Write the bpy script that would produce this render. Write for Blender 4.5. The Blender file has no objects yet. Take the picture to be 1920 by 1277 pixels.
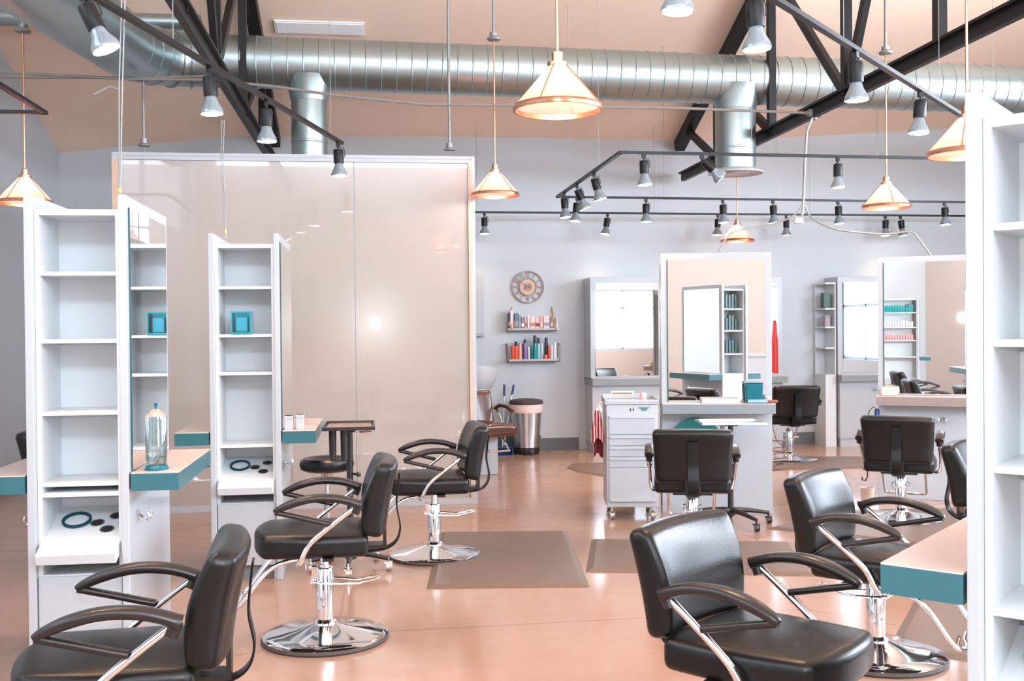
import bpy, bmesh, math, random
from mathutils import Vector, Matrix
random.seed(7)
PI = math.pi
scn = bpy.context.scene
COL = scn.collection
R = math.radians

# ------------------------------------------------------------------ camera survey
F = 1950.0; CX = 960.0; CY = 638.5; EYE = 1.5
YAW = math.atan(257 / F); PITCH = 0.0107; ROLL = 0.009
_f = Vector((math.sin(YAW)*math.cos(PITCH), math.cos(YAW)*math.cos(PITCH), -math.sin(PITCH)))
_r = Vector((math.cos(YAW), -math.sin(YAW), 0)); _u = _r.cross(_f)
_R = _r*math.cos(ROLL) - _u*math.sin(ROLL); _U = _r*math.sin(ROLL) + _u*math.cos(ROLL)
CAM = Vector((0, 0, EYE))
def ray(px, py): return _R*(px-CX)/F - _U*(py-CY)/F + _f
def atz(px, py, z):
    d = ray(px, py); return CAM + d*((z-EYE)/d.z)
def aty(px, py, y):
    d = ray(px, py); return CAM + d*(y/d.y)
def atx(px, py, x):
    d = ray(px, py); return CAM + d*(x/d.x)
cam = bpy.data.cameras.new('camera'); co = bpy.data.objects.new('camera', cam); COL.objects.link(co)
cam.sensor_width = 36; cam.lens = 36*F/1920; cam.clip_start = 0.05; cam.clip_end = 200
m = Matrix((( _R.x, _U.x, -_f.x, 0), (_R.y, _U.y, -_f.y, 0), (_R.z, _U.z, -_f.z, EYE), (0, 0, 0, 1)))
co.matrix_world = m
scn.camera = co

# ------------------------------------------------------------------ materials
def mat(name, color, rough=0.5, metal=0.0, coat=0.0, noise=0.0, nscale=8.0, bump=0.0, bscale=60.0, spec=0.5,
        emit=None, estr=0.0, trans=0.0, ior=1.45, alpha=1.0):
    mt = bpy.data.materials.new(name); mt.use_nodes = True
    nt = mt.node_tree; b = nt.nodes['Principled BSDF']
    b.inputs['Base Color'].default_value = (*color, 1)
    b.inputs['Roughness'].default_value = rough
    b.inputs['Metallic'].default_value = metal
    b.inputs['Coat Weight'].default_value = coat
    b.inputs['Coat Roughness'].default_value = 0.06
    b.inputs['Specular IOR Level'].default_value = spec
    b.inputs['Transmission Weight'].default_value = trans
    b.inputs['IOR'].default_value = ior
    b.inputs['Alpha'].default_value = alpha
    if emit:
        b.inputs['Emission Color'].default_value = (*emit, 1); b.inputs['Emission Strength'].default_value = estr
    tc = nt.nodes.new('ShaderNodeTexCoord')
    nz = nt.nodes.new('ShaderNodeTexNoise'); nz.inputs['Scale'].default_value = nscale; nz.inputs['Detail'].default_value = 4
    nt.links.new(tc.outputs['Object'], nz.inputs['Vector'])
    if noise:
        mx = nt.nodes.new('ShaderNodeMix'); mx.data_type = 'RGBA'
        mx.inputs['A'].default_value = (*[max(0, c*(1-noise)) for c in color], 1)
        mx.inputs['B'].default_value = (*[min(1, c*(1+noise)) for c in color], 1)
        nt.links.new(nz.outputs['Fac'], mx.inputs['Factor']); nt.links.new(mx.outputs['Result'], b.inputs['Base Color'])
    if bump:
        n2 = nt.nodes.new('ShaderNodeTexNoise'); n2.inputs['Scale'].default_value = bscale
        nt.links.new(tc.outputs['Object'], n2.inputs['Vector'])
        bp = nt.nodes.new('ShaderNodeBump'); bp.inputs['Strength'].default_value = bump; bp.inputs['Distance'].default_value = 0.01
        nt.links.new(n2.outputs['Fac'], bp.inputs['Height']); nt.links.new(bp.outputs['Normal'], b.inputs['Normal'])
    return mt
def glassmat(name, color, gloss=0.12, rough=0.02):
    mt = bpy.data.materials.new(name); mt.use_nodes = True; nt = mt.node_tree; nt.nodes.clear()
    o = nt.nodes.new('ShaderNodeOutputMaterial'); t = nt.nodes.new('ShaderNodeBsdfTransparent'); g = nt.nodes.new('ShaderNodeBsdfGlossy')
    t.inputs[0].default_value = (*color, 1); g.inputs['Roughness'].default_value = rough
    lw = nt.nodes.new('ShaderNodeLayerWeight'); lw.inputs['Blend'].default_value = 0.25
    ma = nt.nodes.new('ShaderNodeMath'); ma.operation = 'MULTIPLY_ADD'; ma.inputs[1].default_value = 0.7; ma.inputs[2].default_value = gloss
    mx = nt.nodes.new('ShaderNodeMixShader')
    nt.links.new(lw.outputs['Facing'], ma.inputs[0]); nt.links.new(ma.outputs[0], mx.inputs[0])
    nt.links.new(t.outputs[0], mx.inputs[1]); nt.links.new(g.outputs[0], mx.inputs[2]); nt.links.new(mx.outputs[0], o.inputs[0])
    return mt
def shademat(name, color):
    mt = bpy.data.materials.new(name); mt.use_nodes = True; nt = mt.node_tree; nt.nodes.clear()
    o = nt.nodes.new('ShaderNodeOutputMaterial'); t = nt.nodes.new('ShaderNodeBsdfTranslucent'); d = nt.nodes.new('ShaderNodeBsdfDiffuse')
    e = nt.nodes.new('ShaderNodeEmission'); g = nt.nodes.new('ShaderNodeBsdfGlossy')
    nz = nt.nodes.new('ShaderNodeTexNoise'); nz.inputs['Scale'].default_value = 30
    t.inputs[0].default_value = (*color, 1); d.inputs[0].default_value = (*color, 1)
    e.inputs[0].default_value = (1, 0.46, 0.39, 1); e.inputs[1].default_value = 0.40
    mx = nt.nodes.new('ShaderNodeMixShader'); mx.inputs[0].default_value = 0.3
    nt.links.new(t.outputs[0], mx.inputs[1]); nt.links.new(d.outputs[0], mx.inputs[2])
    ad = nt.nodes.new('ShaderNodeAddShader'); nt.links.new(mx.outputs[0], ad.inputs[0]); nt.links.new(e.outputs[0], ad.inputs[1])
    tr_ = nt.nodes.new('ShaderNodeBsdfTransparent'); tr_.inputs[0].default_value = (1.0, 0.74, 0.68, 1)
    m3 = nt.nodes.new('ShaderNodeMixShader'); m3.inputs[0].default_value = 0.30
    nt.links.new(ad.outputs[0], m3.inputs[1]); nt.links.new(tr_.outputs[0], m3.inputs[2]); ad = m3
    m2 = nt.nodes.new('ShaderNodeMixShader'); m2.inputs[0].default_value = 0.06; g.inputs['Roughness'].default_value = 0.15
    nt.links.new(ad.outputs[0], m2.inputs[1]); nt.links.new(g.outputs[0], m2.inputs[2]); nt.links.new(m2.outputs[0], o.inputs[0])
    return mt
M = {}
M['wall'] = mat('wall_paint', (0.54, 0.58, 0.605), 0.6, noise=0.02, nscale=1.5, bump=0.03, bscale=90)
M['wall_warm'] = mat('wall_paint_warm', (0.60, 0.51, 0.455), 0.6, noise=0.02, nscale=1.5)
M['ceiling'] = mat('ceiling_paint', (0.93, 0.71, 0.55), 0.75, noise=0.03, nscale=1.2)
M['white'] = mat('white_laminate', (0.45, 0.478, 0.505), 0.24, noise=0.01, coat=0.3)
M['white_in'] = mat('white_melamine', (0.64, 0.675, 0.69), 0.4, noise=0.01)
M['whiteplain'] = mat('white_plain', (0.47, 0.49, 0.51), 0.4, noise=0.01)
M['counter_bluelit'] = mat('bluelit_grey_laminate', (0.035, 0.135, 0.16), 0.28, noise=0.05, nscale=40)  # grey laminate with the cool blue light put into its colour
M['counter_grey'] = mat('grey_laminate', (0.24, 0.27, 0.28), 0.28, noise=0.05, nscale=40)
M['counter_reflection'] = mat('worktop_ceiling_reflection', (0.66, 0.52, 0.46), 0.22, noise=0.04, nscale=40)  # peach ceiling reflection painted onto the grey worktop's upper face
M['mirror'] = mat('mirror_glass', (0.90, 0.92, 0.92), 0.012, metal=1.0)
M['mirror_edge'] = mat('mirror_edge', (0.02, 0.09, 0.09), 0.2)
M['vinyl'] = mat('black_vinyl', (0.007, 0.0065, 0.006), 0.32, spec=0.42, noise=0.2, nscale=3, bump=0.06, bscale=140)
M['vinyl_brown'] = mat('brown_vinyl', (0.085, 0.026, 0.012), 0.26, coat=0.3, noise=0.3, nscale=4, bump=0.05, bscale=140)
M['plastic'] = mat('black_plastic', (0.018, 0.014, 0.012), 0.30, spec=0.6, noise=0.1)
M['rubber'] = mat('rubber', (0.06, 0.05, 0.045), 0.7, noise=0.1)
M['chrome'] = mat('chrome', (0.86, 0.86, 0.87), 0.07, metal=1.0)
M['steel'] = mat('brushed_steel', (0.62, 0.63, 0.64), 0.28, metal=1.0, noise=0.06, nscale=6)
M['brass'] = mat('brushed_copper', (0.55, 0.28, 0.17), 0.3, metal=1.0, noise=0.05)
M['conduit'] = mat('galvanised_conduit', (0.27, 0.27, 0.26), 0.45, metal=0.6, noise=0.08)
M['truss'] = mat('dark_painted_steel', (0.010, 0.009, 0.009), 0.45, spec=0.25, noise=0.3, nscale=5)
M['black'] = mat('black_track', (0.009, 0.009, 0.009), 0.38, spec=0.3, noise=0.1)
M['mat_brown'] = mat('taupe_foam', (0.17, 0.115, 0.085), 0.42, noise=0.12, nscale=20, bump=0.15, bscale=200)
M['base'] = mat('grey_vinyl_base', (0.12, 0.13, 0.135), 0.5, noise=0.05)
M['bulb_glass'] = mat('frosted_reflector', (0.24, 0.29, 0.32), 0.18, metal=0.3, noise=0.1, nscale=30)
M['bulb_on'] = mat('lamp_face', (1, 1, 1), 0.4, emit=(1.0, 0.88, 0.78), estr=9.0)
M['bulb_dim'] = mat('lamp_face_dim', (0.6, 0.6, 0.58), 0.3, emit=(1.0, 0.9, 0.7), estr=0.5)
M['bulb_core'] = mat('bulb_core', (1, 1, 1), 0.4, emit=(1.0, 0.80, 0.68), estr=14.0)
M['shade'] = shademat('pink_glass', (0.95, 0.52, 0.44))
M['navy'] = mat('navy_plastic', (0.01, 0.05, 0.16), 0.4, noise=0.05)
M['pane'] = glassmat('window_glass', (0.95, 0.97, 1.0), 0.04)
M['jar'] = glassmat('jar_glass', (0.86, 0.93, 0.93), 0.10)
M['blueglass'] = glassmat('blue_glass', (0.50, 0.86, 0.93), 0.06)
M['wood'] = mat('beech_strip', (0.62, 0.44, 0.32), 0.5, noise=0.1, nscale=12)
M['teal'] = mat('teal_plastic', (0.0, 0.13, 0.17), 0.3, noise=0.05)
M['navyteal'] = mat('dark_teal_rubber', (0.0, 0.045, 0.06), 0.4, noise=0.05)
M['green'] = mat('green_disc', (0.0, 0.14, 0.12), 0.5, noise=0.05)
M['steelblue'] = mat('blue_frame', (0.35, 0.50, 0.68), 0.4)
M['red'] = mat('red_cloth', (0.60, 0.03, 0.02), 0.8, noise=0.2, nscale=20)
M['towel'] = mat('white_towel', (0.85, 0.85, 0.86), 0.9, bump=0.3, bscale=200, noise=0.02)
def colmat(name, c, rough=0.35, noise=0.06, **k):
    return mat(name, c, rough, noise=noise, nscale=25, **k)

def duct_material():
    mt = mat('spiral_duct', (0.36, 0.43, 0.43), 0.36, metal=0.95, noise=0.10, nscale=2.5)
    return mt
M['duct'] = duct_material()

def floor_material():
    mt = bpy.data.materials.new('polished_concrete'); mt.use_nodes = True; nt = mt.node_tree; b = nt.nodes['Principled BSDF']
    tc = nt.nodes.new('ShaderNodeTexCoord')
    n1 = nt.nodes.new('ShaderNodeTexNoise'); n1.inputs['Scale'].default_value = 0.9; n1.inputs['Detail'].default_value = 8
    n2 = nt.nodes.new('ShaderNodeTexNoise'); n2.inputs['Scale'].default_value = 7; n2.inputs['Detail'].default_value = 6
    cr = nt.nodes.new('ShaderNodeValToRGB')
    cr.color_ramp.elements[0].position = 0.3; cr.color_ramp.elements[0].color = (0.36, 0.217, 0.152, 1)
    cr.color_ramp.elements[1].position = 0.7; cr.color_ramp.elements[1].color = (0.455, 0.29, 0.218, 1)
    ad = nt.nodes.new('ShaderNodeMix'); ad.data_type = 'FLOAT'; ad.inputs['Factor'].default_value = 0.35
    nt.links.new(tc.outputs['Object'], n1.inputs['Vector']); nt.links.new(tc.outputs['Object'], n2.inputs['Vector'])
    nt.links.new(n1.outputs['Fac'], ad.inputs['A']); nt.links.new(n2.outputs['Fac'], ad.inputs['B'])
    nt.links.new(ad.outputs['Result'], cr.inputs['Fac'])
    # hairline cracks / joints
    vo = nt.nodes.new('ShaderNodeTexVoronoi'); vo.feature = 'DISTANCE_TO_EDGE'; vo.inputs['Scale'].default_value = 0.33
    nt.links.new(tc.outputs['Object'], vo.inputs['Vector'])
    lt = nt.nodes.new('ShaderNodeMath'); lt.operation = 'LESS_THAN'; lt.inputs[1].default_value = 0.0022
    nt.links.new(vo.outputs['Distance'], lt.inputs[0])
    mx = nt.nodes.new('ShaderNodeMix'); mx.data_type = 'RGBA'; mx.inputs['B'].default_value = (0.27, 0.13, 0.08, 1)
    nt.links.new(cr.outputs['Color'], mx.inputs['A'])
    m2 = nt.nodes.new('ShaderNodeMath'); m2.operation = 'MULTIPLY'; m2.inputs[1].default_value = 0.6
    nt.links.new(lt.outputs[0], m2.inputs[0]); nt.links.new(m2.outputs[0], mx.inputs['Factor'])
    nt.links.new(mx.outputs['Result'], b.inputs['Base Color'])
    mr = nt.nodes.new('ShaderNodeMapRange'); mr.inputs['To Min'].default_value = 0.10; mr.inputs['To Max'].default_value = 0.24
    nt.links.new(n1.outputs['Fac'], mr.inputs['Value']); nt.links.new(mr.outputs['Result'], b.inputs['Roughness'])
    b.inputs['Specular IOR Level'].default_value = 0.6
    return mt
M['floor'] = floor_material()
def partition_material():
    mt = mat('back_painted_glass', (0.42, 0.365, 0.32), 0.18, coat=1.0, noise=0.03, nscale=1.0)
    mt.node_tree.nodes['Principled BSDF'].inputs['Coat Roughness'].default_value = 0.02
    return mt
M['partition'] = partition_material()

# ------------------------------------------------------------------ mesh helpers
class MB:
    def __init__(s): s.bm = bmesh.new()
    def box(s, c, d, rot=None, top=None):
        hx, hy, hz = d[0]/2, d[1]/2, d[2]/2
        vs = []
        for z in (-hz, hz):
            k = top if (top and z > 0) else 1
            for x, y in ((-hx, -hy), (hx, -hy), (hx, hy), (-hx, hy)):
                v = Vector((x*k, y*k, z))
                if rot: v = rot @ v
                vs.append(s.bm.verts.new(v + Vector(c)))
        for f in ((0, 3, 2, 1), (4, 5, 6, 7), (0, 1, 5, 4), (1, 2, 6, 5), (2, 3, 7, 6), (3, 0, 4, 7)):
            s.bm.faces.new([vs[i] for i in f])
        return s
    def b2(s, a, b):
        return s.box([(a[i]+b[i])/2 for i in range(3)], [abs(b[i]-a[i]) for i in range(3)])
    def lathe(s, prof, c=(0, 0, 0), n=24, rot=None, closed=False):
        rings = []
        for r, z in prof:
            ring = []
            if r < 1e-6:
                v = Vector((0, 0, z)); v = rot @ v if rot else v
                ring = [s.bm.verts.new(v + Vector(c))]*n
            else:
                for i in range(n):
                    v = Vector((r*math.cos(2*PI*i/n), r*math.sin(2*PI*i/n), z)); v = rot @ v if rot else v
                    ring.append(s.bm.verts.new(v + Vector(c)))
            rings.append(ring)
        idx = list(range(len(rings)-1)) + ([-1] if closed else [])
        for k in idx:
            a, b = rings[k], rings[k+1]
            for i in range(n):
                j = (i+1) % n
                q = []
                for v in (a[i], a[j], b[j], b[i]):
                    if v not in q: q.append(v)
                if len(q) > 2:
                    try: s.bm.faces.new(q)
                    except ValueError: pass
        if not closed:
            for ring in (rings[0], rings[-1]):
                if ring[0] is not ring[1]:
                    try: s.bm.faces.new(ring)
                    except ValueError: pass
        return s
    def cyl(s, a, b, r, n=12, r2=None):
        a, b = Vector(a), Vector(b); d = b-a
        q = d.to_track_quat('Z', 'Y').to_matrix()
        return s.lathe([(r, 0), (r2 if r2 is not None else r, d.length)], a, n, q)
    def tube(s, pts, r, n=8, closed=False):
        pts = [Vector(p) for p in pts]; rings = []
        N = len(pts); up = None
        for i, p in enumerate(pts):
            if closed: t = (pts[(i+1) % N]-pts[i-1]).normalized()
            else: t = (pts[min(i+1, N-1)]-pts[max(i-1, 0)]).normalized()
            if up is None:
                up = Vector((0, 0, 1)) if abs(t.z) < 0.9 else Vector((1, 0, 0))
            u = (up - t*up.dot(t)).normalized(); w = t.cross(u); up = u
            rr = r[i] if isinstance(r, (list, tuple)) else r
            rings.append([s.bm.verts.new(p + (u*math.cos(2*PI*k/n) + w*math.sin(2*PI*k/n))*rr) for k in range(n)])
        for i in range(N if closed else N-1):
            a, b = rings[i], rings[(i+1) % N]
            for k in range(n):
                s.bm.faces.new((a[k], a[(k+1) % n], b[(k+1) % n], b[k]))
        if not closed:
            s.bm.faces.new(rings[0]); s.bm.faces.new(rings[-1])
        return s
    def sweep(s, pts, sizes, lat=Vector((0, 1, 0)), n=14, e=2.6):
        """superellipse section (lateral half-width, half-thickness) swept on a path square to lat"""
        pts = [Vector(p) for p in pts]; rings = []; N = len(pts)
        for i, p in enumerate(pts):
            t = (pts[min(i+1, N-1)]-pts[max(i-1, 0)]).normalized()
            nn = t.cross(lat).normalized(); a, b = sizes[i]; ring = []
            for k in range(n):
                th = 2*PI*k/n; cs, sn = math.cos(th), math.sin(th)
                ring.append(s.bm.verts.new(p + lat*(a*math.copysign(abs(cs)**(2/e), cs)) + nn*(b*math.copysign(abs(sn)**(2/e), sn))))
            rings.append(ring)
        for i in range(N-1):
            a, b = rings[i], rings[i+1]
            for k in range(n): s.bm.faces.new((a[k], a[(k+1) % n], b[(k+1) % n], b[k]))
        s.bm.faces.new(rings[0]); s.bm.faces.new(rings[-1])
        return s
    def rbox(s, half, r, fn=None, n=10):
        """rounded box built on a grid, then bent by fn"""
        hx, hy, hz = half
        def ticks(h):
            t = [-h + r*(1-math.cos(PI/2*i/4)) for i in range(5)]
            inner = [(-h+r) + (2*h-2*r)*i/n for i in range(1, n)]
            return t + inner + [-x for x in reversed(t)]
        T = [ticks(hx), ticks(hy), ticks(hz)]
        H = (hx, hy, hz); cache = {}
        def vert(p):
            inner = Vector([max(-H[i]+r, min(H[i]-r, p[i])) for i in range(3)])
            d = Vector(p)-inner
            if d.length > 1e-9: q = inner + d.normalized()*r
            else: q = Vector(p)
            if fn: q = Vector(fn(q))
            key = tuple(round(c, 6) for c in p)
            if key not in cache: cache[key] = s.bm.verts.new(q)
            return cache[key]
        for ax in range(3):
            u, v = (ax+1) % 3, (ax+2) % 3
            for sg in (-1, 1):
                for i in range(len(T[u])-1):
                    for j in range(len(T[v])-1):
                        q = []
                        for a, b in ((i, j), (i+1, j), (i+1, j+1), (i, j+1)):
                            p = [0, 0, 0]; p[ax] = sg*H[ax]; p[u] = T[u][a]; p[v] = T[v][b]
                            w = vert(p)
                            if w not in q: q.append(w)
                        if len(q) > 2:
                            if sg < 0: q.reverse()
                            try: s.bm.faces.new(q)
                            except ValueError: pass
        return s
    def prism(s, poly, z0, z1, inset=0.0, bev=0.0):
        """polygon extruded in z; the top may be shrunk by a bevel"""
        c = sum((Vector((p[0], p[1])) for p in poly), Vector((0, 0)))/len(poly)
        a = [s.bm.verts.new((p[0], p[1], z0)) for p in poly]
        b = []
        n = len(poly)
        for i in range(n):
            p = Vector(poly[i]); p0 = Vector(poly[i-1]); p1 = Vector(poly[(i+1) % n])
            d0 = (p0-p).normalized(); d1 = (p1-p).normalized(); bis = d0+d1
            off = bis.normalized()*inset/max(0.3, abs(math.sin(math.acos(max(-1, min(1, d0.dot(d1))))/2))) if inset and bis.length > 1e-4 else Vector((0, 0))
            b.append(s.bm.verts.new((p.x+off.x, p.y+off.y, z1)))
        s.bm.faces.new(list(reversed(a))); s.bm.faces.new(b)
        for i in range(n): s.bm.faces.new((a[i], a[(i+1) % n], b[(i+1) % n], b[i]))
        return s
    def ring(s, r0, r1, h, c=(0, 0, 0), n=32, rot=None):
        return s.lathe([(r0, 0), (r1, 0), (r1, h), (r0, h)], c, n, rot, closed=True)
    def xf(s, mtx): s.bm.transform(mtx); return s
    def obj(s, name, material, parent=None, smooth=False, bevel=0.0, loc=None, rot=None):
        bmesh.ops.recalc_face_normals(s.bm, faces=s.bm.faces)
        me = bpy.data.meshes.new(name); s.bm.to_mesh(me); s.bm.free()
        me.materials.append(material)
        o = bpy.data.objects.new(name, me); COL.objects.link(o)
        if parent: o.parent = parent
        if loc: o.location = loc
        if rot: o.rotation_euler = rot
        if bevel:
            md = o.modifiers.new('bevel', 'BEVEL'); md.width = bevel; md.segments = 2; md.limit_method = 'ANGLE'
        if smooth:
            me.polygons.foreach_set('use_smooth', [True]*len(me.polygons))
            me.set_sharp_from_angle(angle=R(38))
        return o

def tag(o, label=None, cat=None, group=None, kind=None):
    if label: o['label'] = label
    if cat: o['category'] = cat
    if group: o['group'] = group
    if kind: o['kind'] = kind
    return o
def thing(name, label, cat, loc=(0, 0, 0), rz=0, group=None):
    o = bpy.data.objects.new(name, None); COL.objects.link(o); o.empty_display_size = 0.1
    o.location = loc; o.rotation_euler = (0, 0, rz)
    return tag(o, label, cat, group)
def struct(o): o['kind'] = 'structure'; return o
def kids(o): return [c for c in COL.objects if c.parent == o]
def dup(root, loc, rz, label, group=None):
    def cp(o, par):
        c = o.copy(); COL.objects.link(c); c.parent = par
        for k in CH.get(o.name, []): cp(k, c)
        return c
    CH = {}
    for o in list(COL.objects):
        if o.parent: CH.setdefault(o.parent.name, []).append(o)
    r = cp(root, None); r.location = loc; r.rotation_euler = (0, 0, rz); r['label'] = label
    if group: r['group'] = group
    return r

# ------------------------------------------------------------------ room
WY = 12.7; LX = -3.62; RX = 8.6; BY = -4.5
def ceil_z(x, y):
    pts = [(LX, 3.60), (-1.74, 3.82), (1.24, 3.86), (4.29, 3.85), (7.69, 4.08), (RX, 4.12)]
    z = pts[-1][1]
    for (a, za), (b, zb) in zip(pts, pts[1:]):
        if x <= b: z = za + (zb-za)*(x-a)/(b-a); break
    RID = 6.0
    return z + 0.38*(WY-max(y, RID))
struct(MB().b2((LX-0.2, BY-0.2, -0.12), (RX+0.2, WY+0.2, 0)).obj('floor', M['floor']))
# ceiling: strips with thickness
b = MB(); xs = [LX-0.2, LX, -1.74, 1.24, 4.29, 7.69, RX, RX+0.2]; ys = [BY-0.2, 6.0, WY+0.2]
lo = [[b.bm.verts.new((x, y, ceil_z(max(LX, min(RX, x)), y))) for y in ys] for x in xs]
hi = [[b.bm.verts.new((x, y, ceil_z(max(LX, min(RX, x)), y)+0.12)) for y in ys] for x in xs]
for i in range(len(xs)-1):
    for j in range(len(ys)-1):
        b.bm.faces.new((lo[i][j], lo[i+1][j], lo[i+1][j+1], lo[i][j+1])); b.bm.faces.new((hi[i][j], hi[i][j+1], hi[i+1][j+1], hi[i+1][j]))
struct(b.obj('ceiling', M['ceiling']))
struct(MB().b2((LX-0.2, WY, 0), (RX+0.2, WY+0.2, 4.4)).obj('wall_back', M['wall']))
CR = (-3.5, 8.2, 2.75, 4.2)  # right-hand strip, added to brighten the left wall and ceiling
CL = (-3.5, 4.2, 3.4, 5.3)                     # unseen window strip, added for fill light, (y0,y1,z0,z1) in both side walls
b = MB().b2((LX-0.2, BY-0.2, 0), (LX, WY, CL[2])).b2((LX-0.2, BY-0.2, CL[3]), (LX, WY, 8)).b2((LX-0.2, BY-0.2, CL[2]), (LX, CL[0], CL[3])).b2((LX-0.2, CL[1], CL[2]), (LX, WY, CL[3]))
struct(b.obj('wall_left', M['wall']))
# rear wall and right wall with window openings
RW = [(4.2, 5.6), (6.1, 8.0)]                     # rear windows (x0,x1)
SW = [(2.3, 4.2), (6.2, 8.0)]                     # right-wall windows (y0,y1)
b = MB(); x = LX-0.2
for a, c in RW:
    b.b2((x, BY-0.2, 0), (a, BY, 7)); b.b2((a, BY-0.2, 0), (c, BY, 0.9)); b.b2((a, BY-0.2, 2.6), (c, BY, 7)); x = c
b.b2((x, BY-0.2, 0), (RX+0.2, BY, 7))
RC = [(-3.3, 8.3, 4.95, 6.1, 560), (2.5, 8.2, 3.1, 4.7, 170)]     # unseen high windows added in the rear wall for frontal fill
b.bm.free(); b = MB()
def wall_with_holes(b, X0, X1, Z1, holes):
    xs_ = sorted({X0, X1, *[h[0] for h in holes], *[h[1] for h in holes]}); zs_ = sorted({0, Z1, *[h[2] for h in holes], *[h[3] for h in holes]})
    for i in range(len(xs_)-1):
        for j in range(len(zs_)-1):
            mx_, mz_ = (xs_[i]+xs_[i+1])/2, (zs_[j]+zs_[j+1])/2
            if not any(h[0] < mx_ < h[1] and h[2] < mz_ < h[3] for h in holes):
                b.b2((xs_[i], BY-0.2, zs_[j]), (xs_[i+1], BY, zs_[j+1]))
wall_with_holes(b, LX-0.2, RX+0.2, 7, [(a, c, 0.9, 2.6) for a, c in RW] + [(h[0], h[1], h[2], h[3]) for h in RC])
struct(b.obj('wall_front', M['wall_warm']))
b = MB(); y = BY
for a, c in SW:
    b.b2((RX, y, 0), (RX+0.2, a, CR[2])); b.b2((RX, a, 0), (RX+0.2, c, 0.9)); b.b2((RX, a, 2.4), (RX+0.2, c, CR[2])); y = c
b.b2((RX, y, 0), (RX+0.2, WY, CR[2]))
b.b2((RX, BY, CR[3]), (RX+0.2, WY, 8)).b2((RX, BY, CR[2]), (RX+0.2, CR[0], CR[3])).b2((RX, CR[1], CR[2]), (RX+0.2, WY, CR[3]))
struct(b.obj('wall_right', M['wall']))
k = 1
def window(lo_, hi_, axis, z0, z1, pos):
    global k
    b = MB(); fw = 0.045
    def bx(a, c, za, zb):
        if axis == 'x': b.b2((a, pos-0.04, za), (c, pos+0.04, zb))
        else: b.b2((pos-0.04, a, za), (pos+0.04, c, zb))
    bx(lo_, hi_, z0, z0+fw); bx(lo_, hi_, z1-fw, z1); bx(lo_, lo_+fw, z0, z1); bx(hi_-fw, hi_, z0, z1)
    mid = (lo_+hi_)/2; bx(mid-0.02, mid+0.02, z0, z1); bx(lo_, hi_, z1-0.55, z1-0.50)
    w = struct(b.obj('window_%d' % k, M['steelblue']))
    g = MB()
    if axis == 'x': g.b2((lo_+fw, pos-0.004, z0+fw), (hi_-fw, pos+0.004, z1-fw))
    else: g.b2((pos-0.004, lo_+fw, z0+fw), (pos+0.004, hi_-fw, z1-fw))
    g.obj('window_pane', M['pane'], w)
    k += 1
for a, c in RW: window(a, c, 'x', 0.9, 2.6, BY-0.1)
for a, c in SW: window(a, c, 'y', 0.9, 2.4, RX+0.1)
for h in RC: window(h[0], h[1], 'x', h[2], h[3], BY-0.1)  # invented openings, only there to let in fill light
window(CR[0], CR[1], 'y', CR[2], CR[3], RX+0.1); window(CL[0], CL[1], 'y', CL[2], CL[3], LX-0.1)  # both side strips are made up to light ceiling and walls
# baseboards on the back wall: taller length behind the bin, lower beyond
struct(MB().b2((0.9, WY-0.02, 0), (2.02, WY, 0.19)).b2((2.02, WY-0.02, 0), (2.5, WY, 0.15)).b2((3.49, WY-0.02, 0), (4.02, WY, 0.13)).b2((5.02, WY-0.02, 0), (5.6, WY, 0.15)).obj('baseboard_back', M['base']))
struct(MB().b2((LX, 0, 0), (LX+0.015, WY, 0.12)).obj('baseboard_left', M['base']))

# ------------------------------------------------------------------ glossy partition
PY_ = 8.95
pt = thing('partition_screen', 'tall glossy beige partition screen in a slim pale frame, two wide sheets', 'partition', (-0.65, PY_, 0))
def P_(x): return x+0.65
x0, x1 = -2.13, 0.835
for a, c in ((x0+0.04, -0.165), (-0.159, x1-0.03)):
    MB().b2((P_(a), -0.012, 0.05), (P_(c), 0.012, 2.93)).obj('glass_sheet', M['partition'], pt)
MB().b2((P_(x0), -0.03, 2.93), (P_(x1), 0.03, 2.955)).b2((P_(x0), -0.025, 2.965), (P_(x1), 0.025, 2.99)).b2((P_(x0), -0.02, 2.95), (P_(x1), 0.02, 2.97)).obj('top_rail', M['whiteplain'], pt)
MB().b2((P_(x0), -0.03, 0), (P_(x1), 0.03, 0.05)).obj('bottom_rail', M['whiteplain'], pt)
MB().b2((P_(x0), -0.035, 0.05), (P_(x0)+0.045, 0.035, 2.93)).obj('frame_post', M['wood'], pt)
MB().b2((P_(x1)-0.028, -0.035, 0.05), (P_(x1), 0.035, 2.93)).obj('frame_post', M['wood'], pt)
MB().b2((P_(x1), -0.03, 0.0), (P_(x1)+0.03, 0.06, 2.99)).obj('end_cap', M['whiteplain'], pt)

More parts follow.
